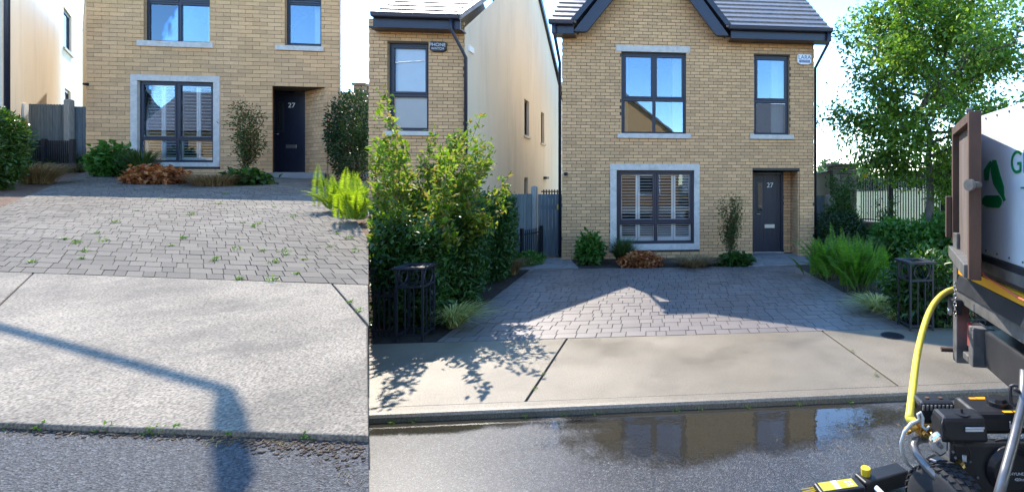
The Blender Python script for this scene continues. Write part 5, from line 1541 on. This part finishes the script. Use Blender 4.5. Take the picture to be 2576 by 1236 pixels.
# rear wheel under the deck
def wheel(parent, c, ax, r, w, rimr, tmat, rmat, tread=0):
    ax = Vector(ax).normalized(); c = Vector(c)
    e1 = ax.cross(Vector((0, 0, 1))).normalized(); e2 = ax.cross(e1)
    n = 36
    prof = [(-.5, rimr), (-.5, r * .86), (-.42, r * .96), (-.3, r), (.3, r), (.42, r * .96), (.5, r * .86), (.5, rimr)]
    mb = MB()
    for i in range(n):
        for k, (o_, rr) in enumerate(prof):
            q = 2 * math.pi * i / n
            mb.V.append(tuple(c + ax * o_ * w + (e1 * math.cos(q) + e2 * math.sin(q)) * rr))
    K = len(prof)
    for i in range(n):
        j = (i + 1) % n
        for k in range(K - 1): mb.Fc.append((i * K + k, j * K + k, j * K + k + 1, i * K + k + 1))
    t_ = mb.build("tyre", tmat, parent, smooth=True)
    if tread:
        tm = MB()
        for i in range(tread):
            for row in range(4):
                q = 2 * math.pi * (i + .5 * (row % 2)) / tread
                rad = e1 * math.cos(q) + e2 * math.sin(q); tan = ax.cross(rad)
                o_ = (-.36 + .24 * row) * w
                p = c + ax * o_ + rad * (r * (.985 if row in (0, 3) else 1.0))
                hw, hl_, hh = w * .10, math.pi * r / tread * .78, .006
                tm.hexa([p - ax * hw - tan * hl_, p + ax * hw - tan * hl_ * .7, p + ax * hw + tan * hl_, p - ax * hw + tan * hl_ * .7,
                         p - ax * hw - tan * hl_ + rad * hh, p + ax * hw - tan * hl_ * .7 + rad * hh, p + ax * hw + tan * hl_ + rad * hh, p - ax * hw + tan * hl_ * .7 + rad * hh])
        stuff(tm.build("tread", tmat, parent))
    rm_ = MB()
    rm_.tube([c - ax * w * .42, c - ax * w * .3, c + ax * w * .3, c + ax * w * .42], [rimr, rimr * .72, rimr * .72, rimr], 24)
    rm_.build("rim", rmat, parent, smooth=False)
    return t_
wc = Vector(FT.w(1.25, .20, .34)); axv = Vector(FT.w(0, 1, 0)) - Vector(FT.w(0, 0, 0))
whl = thing
wheel(TR, (wc.x, wc.y, .30), axv, .36, .22, .2, M['rubber'], M['greysteel'])
# emblem: three bottles and lettering on the white panel
def shape_on_panel(pts, name, mat):
    """photo outline laid flat on the side panel"""
    uz = [tz(*p) for p in pts]
    return MB().ext([(u, z) for u, z in uz], -.004, -.0005, FT).build(name, mat, TR)
shape_on_panel([(2498, 402), (2507, 402), (2517, 440), (2526, 468), (2527, 492), (2531, 502), (2526, 506), (2520, 494), (2512, 482), (2500, 462), (2493, 428)], "bottle_emblem", M['logogreen'])
shape_on_panel([(2492, 404), (2497, 408), (2490, 428), (2488, 452), (2478, 454), (2476, 428), (2486, 412)], "bottle_emblem", M['logogreen'])
shape_on_panel([(2480, 491), (2514, 491), (2519, 498), (2521, 504), (2520, 513), (2514, 522), (2482, 520), (2472, 512), (2472, 500)], "bottle_emblem", M['logogreen'])
ug_, zg_ = tz(2553, 411)
text("lettering", "GR", .19, FT.w(tz(2543, 411)[0], -.004, zg_), FT.th, M['logogreen'], TR, .001, 'LEFT')
shape_on_panel([(2569, 470), (2600, 469), (2600, 473), (2569, 474)], "underline", M['logogreen'])

# tail board swung round against the side
pn, pf = Vector(at(2452, 460, 2.82)), Vector(at(2405, 460, 3.72))
FG = Frame(pf.x, pf.y, math.atan2(pn.y - pf.y, pn.x - pf.x)); LG = (Vector((pn.x, pn.y)) - Vector((pf.x, pf.y))).length
zt_ = FG.px(2470, 262, 0)[1]; zbm = FG.px(2458, 690, 0)[1]
GT = thing("tail_board", "rusty framed brown tail board swung open beside the truck", "tail board", (pf.x, pf.y, zbm))
MB().box(LG - .062, LG, -.03, .035, zbm - .05, zt_, FG).build("frame_post", M['rusty'], GT, bevel=.004)
MB().box(0, .075, -.03, .035, zbm + .06, zt_, FG).build("frame_post", M['rusty'], GT, bevel=.004)
MB().box(.076, LG - .063, -.03, .035, zt_ - .06, zt_, FG).build("frame_rail", M['rusty'], GT, bevel=.004)
MB().box(-.03, LG - .063, -.05, .035, zbm - .05, zbm + .03, FG).build("frame_rail", M['greysteel'], GT, bevel=.004)
n_ = 5; wb = (LG - .142) / n_
for i in range(n_):
    MB().box(.078 + i * wb + .0015, .078 + (i + 1) * wb - .0015, .012, .033, zbm + .03, zt_ - .062, FG).build("board", M['boardbrown'], GT)
MB().box(-.06, .03, -.07, -.031, zbm + .10, zbm + .42, FG).build("latch_plate", M['rusty'], GT, bevel=.004)
zb_ = FG.px(2470, 465, 0)[1]
MB().tube([FG.w(LG + .0, .02, zb_), FG.w(LG + .09, -.02, zb_)], .02, 12).tube([FG.w(LG + .085, -.03, zb_), FG.w(LG + .098, -.045, zb_)], .034, 14).build("bolt", M['greysteel'], GT, smooth=False)
MB().tube([FG.w(LG - .14, -.03, zb_), FG.w(LG - .14, -.005, zb_)], .022, 6).build("nut", M['blacksteel'], GT)
MB().tube([FG.w(LG - .07, -.006, zb_ + .45), FG.w(LG - .07, -.036, zb_ + .45)], .016, 10).build("rivet", M['greysteel'], GT)

def smooth_path(pts, n):
    pts = [Vector(p) for p in pts]; out = []
    for i in range(len(pts) - 1):
        p0, p1, p2, p3 = pts[max(0, i - 1)], pts[i], pts[i + 1], pts[min(len(pts) - 1, i + 2)]
        for k in range(n):
            t_ = k / n
            out.append(.5 * ((2 * p1) + (p2 - p0) * t_ + (2 * p0 - 5 * p1 + 4 * p2 - p3) * t_ ** 2 + (3 * p1 - p0 - 3 * p2 + p3) * t_ ** 3))
    return out + [pts[-1]]
smooth_pts = lambda p: smooth_path(p, 5)
# ---- pressure washer
PW = thing("pressure_washer", "black petrol pressure washer with fuel tank on a wheeled tube frame", "pressure washer", (1.42, 2.5, -.06))
def pb(x0, x1, ybt, yft, yb, Y, name, mat, bevel=.01, tap=0.0):
    """box facing the viewer at distance Y; ybt / yft are the far and near edges of its top in the photo, yb its foot"""
    X0, X1 = (x0 - CX) / F * Y, (x1 - CX) / F * Y
    zt = E - (yft - HY) / F * Y; zb_ = E - (yb - HY) / F * Y
    dep = F * (E - zt) / (ybt - HY) - Y
    o_ = MB().hexa([(X0, Y, zb_), (X1, Y, zb_), (X1, Y + dep, zb_), (X0, Y + dep, zb_), (X0 + tap, Y + tap, zt), (X1 - tap, Y + tap, zt), (X1 - tap, Y + dep, zt), (X0 + tap, Y + dep, zt)])
    return o_.build(name, mat, PW, bevel=bevel), (X0, X1, zb_, zt)
mu, mb_ = pb(2312, 2412, 985, 1014, 1080, 2.46, "muffler_cover", M['blackplastic'], .018, .012)
fz_, fb_ = pb(2368, 2492, 1022, 1052, 1116, 2.28, "air_filter_cover", M['blackplastic'], .02, .012)
tk, tb_ = pb(2450, 2660, 993, 1042, 1095, 2.42, "fuel_tank", M['blackplastic'], .025, .01)
MB().box(tb_[0] + .014, tb_[0] + .03, 2.45, 2.60, tb_[3] - .012, tb_[3] + .002).build("tank_trim", M['greysteel'], tk, bevel=.004)
cx_ = (2508 - CX) / F * 2.54
MB().tube([(cx_, 2.54, tb_[3] - .005), (cx_, 2.54, tb_[3] + .02)], .055, 20).tube([(cx_, 2.54, tb_[3] + .02), (cx_, 2.54, tb_[3] + .035)], [.045, .04], 8).build("fuel_cap", M['blackplastic'], tk)
for (x0, y0, w_, d_) in ((2452, 2.592, .035, .02), (2470, 2.592, .09, .025), (2493, 2.44, .055, .02), (2515, 2.44, .10, .02)):
    X = (x0 - CX) / F * 2.55
    MB().box(X, X + w_, y0, y0 + d_, tb_[3] + .0005, tb_[3] + .002).build("warning_label", M['amber'], tk)
for i in range(8):
    X = mb_[0] + .02 + i * .0205
    MB().hexa([(X, 2.461, mb_[3] - .036), (X + .008, 2.461, mb_[3] - .036), (X + .008, 2.47, mb_[3] - .036), (X, 2.47, mb_[3] - .036),
               (X + .004, 2.463, mb_[3] - .012), (X + .012, 2.463, mb_[3] - .012), (X + .012, 2.474, mb_[3] - .012), (X + .004, 2.474, mb_[3] - .012)]).build("vent_slot", M['greysteel'], mu)
MB().tube([(mb_[0] + .085, 2.463, mb_[2] + .06), (mb_[0] + .085, 2.45, mb_[2] + .06)], [.024, .024], 16).build("exhaust_outlet", M['greysteel'], mu)
for dx in (.07, .14): MB().tube([(mb_[0] + dx, 2.52, mb_[3] - .002), (mb_[0] + dx, 2.52, mb_[3] + .006)], .011, 8).build("bolt", M['rusty'], mu)
fx = (fb_[0] + fb_[1]) / 2 + .01
MB().tube([(fx, 2.335, fb_[3] - .003), (fx, 2.335, fb_[3] + .003)], .036, 20).tube([(fx, 2.335, fb_[3] + .003), (fx, 2.335, fb_[3] + .022)], .006, 8).build("filter_knob", M['blackplastic'], fz_)
MB().box(fb_[0] + .115, fb_[0] + .205, 2.276, 2.2795, fb_[2] + .075, fb_[2] + .082).box(fb_[0] + .115, fb_[0] + .20, 2.276, 2.2795, fb_[2] + .062, fb_[2] + .073).build("data_label", M['stickerwhite'], fz_)
en, eb = pb(2398, 2640, 1098, 1112, 1290, 2.35, "engine_block", M['blacksteel'], .02)
fcx = (2540 - CX) / F * 2.34; fcz = E - (1180 - HY) / F * 2.34
MB().tube([(fcx, 2.385, fcz), (fcx, 2.335, fcz), (fcx, 2.315, fcz)], [.115, .115, .09], 28).build("recoil_starter", M['blackplastic'], PW, bevel=0)
text("lettering", "HYUNDAI", .050, ((2537 - CX) / F * 2.42, 2.4165, tb_[2] + .055), 0, M['stickerwhite'], tk, .001, 'LEFT')
text("lettering", "HYUNDAI", .020, (fcx + .03, 2.313, fcz - .005), 0, M['stickerwhite'], PW, .001)
text("lettering", "420cc", .020, (fcx + .03, 2.313, fcz - .032), 0, M['stickerwhite'], PW, .001)
# pump and chrome valve cover
pcx, pcz = (2335 - CX) / F * 2.45, E - (1078 - HY) / F * 2.45
pump = MB(); pump.box(pcx - .045, pcx + .05, 2.44, 2.53, pcz - .045, pcz + .03)
for k in range(3): pump.tube([(pcx - .03 + k * .035, 2.435, pcz - .01), (pcx - .03 + k * .035, 2.41, pcz - .01)], .014, 8)
pump.tube([(pcx - .05, 2.47, pcz - .0), (pcx - .10, 2.46, pcz - .008)], .016, 10); pump.tube([(pcx - .09, 2.46, pcz - .006), (pcx - .115, 2.456, pcz - .012)], .021, 8)
pump.build("brass_pump", M['brass'], PW, bevel=.006)
hx_, hz_ = (2359 - CX) / F * 2.32, E - (1113 - HY) / F * 2.32
hexp = [(hx_ + .052 * math.cos(q) * .9, hz_ + .058 * math.sin(q)) for q in np.linspace(.5, .5 + 2 * math.pi, 7)[:-1]]
cvr = MB().ext(hexp, 2.29, 2.34, WORLD).build("valve_cover", M['chrome'], PW, bevel=.014)
MB().tube([(hx_ - .005, 2.292, hz_ + .005), (hx_ - .005, 2.276, hz_ + .005)], .012, 6).build("bolt", M['greysteel'], cvr)
MB().tube([at(2385, 1108, 2.3), at(2378, 1075, 2.29), at(2372, 1052, 2.29), at(2368, 1070, 2.28), at(2376, 1098, 2.27), at(2395, 1112, 2.28)], .006, 6).build("breather_hose", M['blackplastic'], PW, smooth=True)
# tube frame, axle, wheel, handle
MB().tube([at(2345, 1102, 2.5), at(2318, 1101, 2.47), at(2303, 1108, 2.43), at(2299, 1122, 2.4), at(2306, 1140, 2.37), at(2325, 1165, 2.33), at(2352, 1192, 2.28), at(2390, 1230, 2.22)], .021, 12).build("frame_tube", M['tubegrey'], PW, smooth=True)
MB().hexa([at(2330, 1155, 2.36), at(2410, 1200, 2.30), at(2440, 1180, 2.5), at(2360, 1140, 2.55), at(2330, 1150, 2.36), at(2410, 1195, 2.30), at(2440, 1175, 2.5), at(2360, 1135, 2.55)]).build("base_plate", M['tubegrey'], PW)
MB().hexa([at(2338, 1155, 2.352), at(2366, 1170, 2.33), at(2385, 1160, 2.42), at(2356, 1146, 2.45), at(2338, 1153, 2.352), at(2366, 1168, 2.33), at(2385, 1158, 2.42), at(2356, 1144, 2.45)]).build("data_label", M['stickerwhite'], PW)
wc_ = at(2378, 1262, 2.30)
wheel(PW, (wc_[0], 2.27, .145), (.93, .36, 0), .205, .14, .10, M['rubber'], M['blackplastic'], tread=34)
MB().tube([at(2508, 1260, 1.98), at(2530, 1180, 2.05), at(2552, 1100, 2.12), at(2574, 1010, 2.2), at(2578, 930, 2.24)], .021, 12).build("handle_tube", M['tubegrey'], PW, smooth=True)
MB().tube([at(2578, 1016, 2.2), at(2552, 1018, 2.22), at(2543, 1010, 2.23), at(2541, 985, 2.24), at(2542, 970, 2.24), at(2552, 967, 2.24), at(2566, 970, 2.23), at(2570, 980, 2.22), at(2562, 984, 2.21), at(2552, 976, 2.21)], .008, 8).build("hose_hook", M['blacksteel'], PW, smooth=True)
MB().tube([at(2316, 1062, 2.42), at(2309, 1040, 2.42), at(2315, 1036, 2.42), at(2322, 1050, 2.42), at(2320, 1070, 2.41), at(2330, 1080, 2.40), at(2338, 1072, 2.41)], .008, 8).build("bypass_hose", M['clear'], PW, smooth=True)
MB().tube([at(2312, 1056, 2.42), at(2292, 1064, 2.40), at(2275, 1085, 2.40), at(2267, 1112, 2.41), at(2270, 1140, 2.43), at(2283, 1165, 2.46), at(2302, 1180, 2.48), at(2320, 1185, 2.45)], .009, 8).build("suction_hose", M['clear'], PW, smooth=True)
# small fittings: throttle cable, spark lead, bolts, frame clamps
MB().tube(smooth_pts([at(2420, 1108, 2.33), at(2436, 1126, 2.31), at(2440, 1150, 2.31), at(2428, 1172, 2.32)]), .005, 6).build("throttle_cable", M['blackplastic'], PW, smooth=True)
MB().tube(smooth_pts([at(2505, 1108, 2.33), at(2520, 1104, 2.3), at(2548, 1106, 2.3), at(2572, 1120, 2.3)]), .006, 6).build("spark_lead", M['rubber'], PW, smooth=True)
for i, (x, y) in enumerate(((2404, 1150), (2398, 1135), (2441, 1160), (2412, 1182), (2426, 1196), (2508, 1165), (2460, 1200))):
    MB().tube([at(x, y, 2.352), at(x, y, 2.338)], .007, 6).build("bolt", M['greysteel'], PW)
MB().box((2421 - CX) / F * 2.345, (2431 - CX) / F * 2.345, 2.343, 2.3495, E - (1160 - HY) / F * 2.345, E - (1144 - HY) / F * 2.345).build("data_label", M['stickerwhite'], PW)
MB().tube([at(2418, 1165, 2.34), at(2412, 1172, 2.33)], [.026, .022], 12).build("fuel_bowl", M['brass'], PW)
# yellow supply hose
hp = smooth_path([at(2302, 1062, 2.43), at(2288, 1052, 2.45), at(2289, 1035, 2.48), at(2297, 970, 2.65), at(2307, 895, 2.9), at(2322, 830, 3.12), at(2340, 780, 3.3), at(2362, 748, 3.45), at(2386, 731, 3.58), at(2404, 727, 3.68)], 6)
tag(MB().tube(hp, .021, 12).build("garden_hose", M['hoseyellow'], None, tuple(hp[0]), smooth=True), "thick yellow hose arching from the truck down to the pressure washer", "hose")

# ---- floor brush lying on the wet road
BR = thing("floor_brush", "black hose-fed floor brush with yellow knob lying on the wet road", "brush", (.9, 2.72, -.06))
pL, pM, pR = Vector((.66, 2.60)), Vector((.92, 2.655)), Vector((1.21, 2.79))
def bar(a, b, z0, z1, w, name, mat, bev=.01, off=0.0):
    d_ = (b - a).normalized(); n2 = Vector((-d_.y, d_.x))
    a2, b2 = a + n2 * off, b + n2 * off
    q = [a2 - n2 * w, b2 - n2 * w, b2 + n2 * w, a2 + n2 * w]
    return MB().hexa([(p.x, p.y, z0) for p in q] + [(p.x, p.y, z1) for p in q]).build(name, mat, BR, bevel=bev)
bar(pL, pM, -.035, .05, .05, "brush_head", M['blackplastic'])
bar(pM + Vector((.0, .025)), pR, -.03, .055, .05, "brush_arm", M['blackplastic'])
bar(pL.lerp(pM, .08), pL.lerp(pM, .85), .0505, .0525, .036, "instruction_label", surf("olive_label", (0.42, 0.38, 0.03), 0.5, 0.15, 20), 0)
bar(pL.lerp(pM, .36), pL.lerp(pM, .48), .0528, .0535, .036, "grey_band", M['stickerwhite'], 0)
for i in range(4):
    bar(pL.lerp(pM, .64 + .09 * (i % 2)), pL.lerp(pM, .70 + .09 * (i % 2)), .0528, .0535, .008, "pictogram", M['stickerwhite'], 0, -.014 + .028 * (i // 2))
kc = pM + Vector((.045, .055))
MB().tube([(kc.x, kc.y, .045), (kc.x, kc.y, .095)], [.026, .028], 10).build("knob", M['yellow'], BR, bevel=.004)
d_ = (pM - pL).normalized(); n2 = Vector((-d_.y, d_.x))
bm_ = MB()
for i in range(60):
    p = pL + n2 * random.uniform(-.045, .045); zz = random.uniform(-.05, .03); e_ = p - d_ * random.uniform(.045, .075)
    bm_.tube([(p.x, p.y, zz), (e_.x, e_.y, zz - random.uniform(.0, .008))], .003, 4)
stuff(bm_.build("bristles", M['yellow'], BR))
MB().tube([(kc.x + .02, kc.y - .10, .045), (kc.x + .05, kc.y - .16, .03)], .014, 10).build("hose_connector", M['white'], BR)

# ---- litter: twigs, straw and grit
def litter(name, lab, pts, n, L, mat, zf, side=None, r=.002):
    mb = MB()
    for _ in range(n):
        x, y = pts(); g_ = zf(x, y)
        if side == 'A' and g_[0] > seamX(g_[1]) - .03: continue
        a_ = random.uniform(0, 6.28); l_ = L * random.uniform(.3, 1)
        mb.tube([(g_[0], g_[1], g_[2] + r), (g_[0] + math.cos(a_) * l_ * .5, g_[1] + math.sin(a_) * l_ * .5, g_[2] + r * 2 + random.uniform(0, .004)), (g_[0] + math.cos(a_ + .3) * l_, g_[1] + math.sin(a_ + .3) * l_, g_[2] + r)], r * random.uniform(.5, 1.2), 4)
    o_ = stuff(mb.build(name, mat)); o_["label"] = lab
    return o_
M['straw_'] = surf("dry_straw", (0.30, 0.21, 0.10), 0.9, 0.3, 30)
M['crumb'] = surf("kerb_dirt", (0.075, 0.05, 0.032), 0.95, 0.5, 60, 0.6, 90)
def kline(x): return 1078 + .038 * (x - 463)
litter("kerb_litter", "dry twigs and straw along the left kerb", lambda: ((lambda x: (x, kline(x) + abs(random.gauss(0, 1)) * (14 + 40 * (x > 760)) + 14))(random.choice((random.uniform(0, 925), random.uniform(500, 925))))), 150, .05, M['straw_'], lambda x, y: gA(x, y, -.03), 'A', .0014)
mb = MB()
for _ in range(1400):
    x = random.uniform(-20, 920); y = kline(x) + 10 + abs(random.gauss(0, 1)) * (7 + 26 * max(0, (x - 500) / 420))
    g_ = gA(x, y, -.03); s_ = random.uniform(.002, .007)
    if g_[0] > seamX(g_[1]) - .02: continue
    mb.hexa([(g_[0] + dx * s_ * random.uniform(.6, 1.3), g_[1] + dy * s_ * random.uniform(.6, 1.3), g_[2] + dz * s_ * random.uniform(.5, 1)) for dz in (0, 1) for dx, dy in ((-1, -1), (1, -1), (1, 1), (-1, 1))])
o = stuff(mb.build("kerb_soil", M['crumb'])); o["label"] = "dark soil crumbs washed along the left kerb"
litter("road_litter", "straw and twigs on the wet road near the washer", lambda: (random.gauss(2150, 130), random.gauss(1110, 40)), 40, .09, M['straw_'], lambda x, y: gp(x, max(1010, y), -.058), None, .0012)
mb = MB()
for _ in range(120):
    x = random.gauss(2080, 160); y = random.gauss(1100, 30); g_ = gp(x, max(1005, y), -.058); s_ = random.uniform(.0015, .004)
    mb.hexa([(g_[0] + dx * s_ * random.uniform(.6, 1.3), g_[1] + dy * s_ * random.uniform(.6, 1.3), g_[2] + dz * s_ * random.uniform(.5, 1)) for dz in (0, 1) for dx, dy in ((-1, -1), (1, -1), (1, 1), (-1, 1))])
o = stuff(mb.build("road_grit", M['crumb'])); o["label"] = "grit scattered beside the puddle"

# ---- across the street, seen only in the window panes
OH = thing("facing_house", "orange brick gabled house across the street, mirrored in the window panes", "house", (-1.0, -15, 0))
FO = Frame(-1.0, -15.0, R(180))
M['orange'] = surf("orange_brick", (0.48, 0.25, 0.10), 0.9, 0.15, 20)
MB().ext([(-4.5, -.1), (4.5, -.1), (4.5, 5.2), (0, 8.6), (-4.5, 5.2)], 0, 8, FO).build("wall", M['orange'], OH)
for sg in (-1, 1):
    MB().hexa([FO.w(sg * 4.9, -.4, 4.9), FO.w(0, -.4, 8.6), FO.w(0, 8.2, 8.6), FO.w(sg * 4.9, 8.2, 4.9), FO.w(sg * 4.9, -.4, 5.05), FO.w(0, -.4, 8.8), FO.w(0, 8.2, 8.8), FO.w(sg * 4.9, 8.2, 5.05)]).build("roof", M['tile'], OH)
for a, b, c, d in ((-3, -1.2, .8, 2.4), (1, 2.8, .8, 2.4), (-3, -1.5, 3.4, 4.9), (.8, 2.3, 3.4, 4.9)):
    wn_ = MB().box(a, b, -.06, -.01, c, d, FO).build("window", M['white'], OH)
    MB().box(a + .12, b - .12, -.075, -.061, c + .12, d - .12, FO).build("pane", surf_glass_dark, wn_)
OH2 = thing("facing_house", "grey house across the street, mirrored beside the orange house", "house", (11, -15, 0))
MB().box(7, 15, -23, -15, -.1, 5.4).build("wall", M['greyrender'], OH2)
MB().hexa([(6.7, -14.6, 5.4), (15.3, -14.6, 5.4), (15.3, -23.4, 5.4), (6.7, -23.4, 5.4), (6.7, -19, 8.8), (15.3, -19, 8.8), (15.3, -19.05, 8.8), (6.7, -19.05, 8.8)]).build("roof", M['tile'], OH2)
OH3 = thing("facing_house", "cream house across the street, mirrored at the left of the orange house", "house", (-14, -15, 0))
MB().box(-20, -8, -23, -15, -.1, 5.4).build("wall", M['render'], OH3)
MB().hexa([(-20.3, -14.6, 5.4), (-7.7, -14.6, 5.4), (-7.7, -23.4, 5.4), (-20.3, -23.4, 5.4), (-20.3, -19, 8.8), (-7.7, -19, 8.8), (-7.7, -19.05, 8.8), (-20.3, -19.05, 8.8)]).build("roof", M['tile'], OH3)
structure(MB().slab([fbp(-25, -14, -.05), fbp(25, -14, -.05), fbp(25, -7.02, -.05), fbp(-25, -7.02, -.05)], .1).build("pavement", surf("pale_bounce_concrete", (0.42, 0.39, 0.34), 0.9, 0.1, 2)))  # unseen pavement, made pale to bounce sunlight onto the shaded fronts
tree("street_tree", "tree across the street, mirrored in the narrow upper window", (5.4, -9.5, -.05), 7, (5.4, -9.5, 5.6), (1.3, 1.3, 3.0), .1, 20, 9000, .13, .08, LF['tree'], M['palebark'], fork=.3)

for i, (x0, x1, m_) in enumerate(((-34, -24, 'orange'), (-48, -37, 'greyrender'), (-64, -51, 'render'))):
    o_ = thing("facing_house", ("orange brick house far along the street, mirrored in the left windows", "grey rendered house far along the street, mirrored in the left windows", "cream rendered house far along the street, mirrored in the left windows")[i], "house", ((x0 + x1) / 2, -15, 0))
    MB().box(x0, x1, -23, -15, -.1, 5.6).build("wall", M[m_], o_)
    MB().hexa([(x0 - .3, -14.6, 5.6), (x1 + .3, -14.6, 5.6), (x1 + .3, -23.4, 5.6), (x0 - .3, -23.4, 5.6), (x0 - .3, -19, 9.2), (x1 + .3, -19, 9.2), (x1 + .3, -19.05, 9.2), (x0 - .3, -19.05, 9.2)]).build("roof", M['tile'], o_)
    for k in range(3):
        for z in (1.0, 3.6):
            a = x0 + 1 + k * 3.2
            MB().box(a, a + 1.5, -14.99, -14.93, z, z + 1.4).build("window", M['navy'], o_)
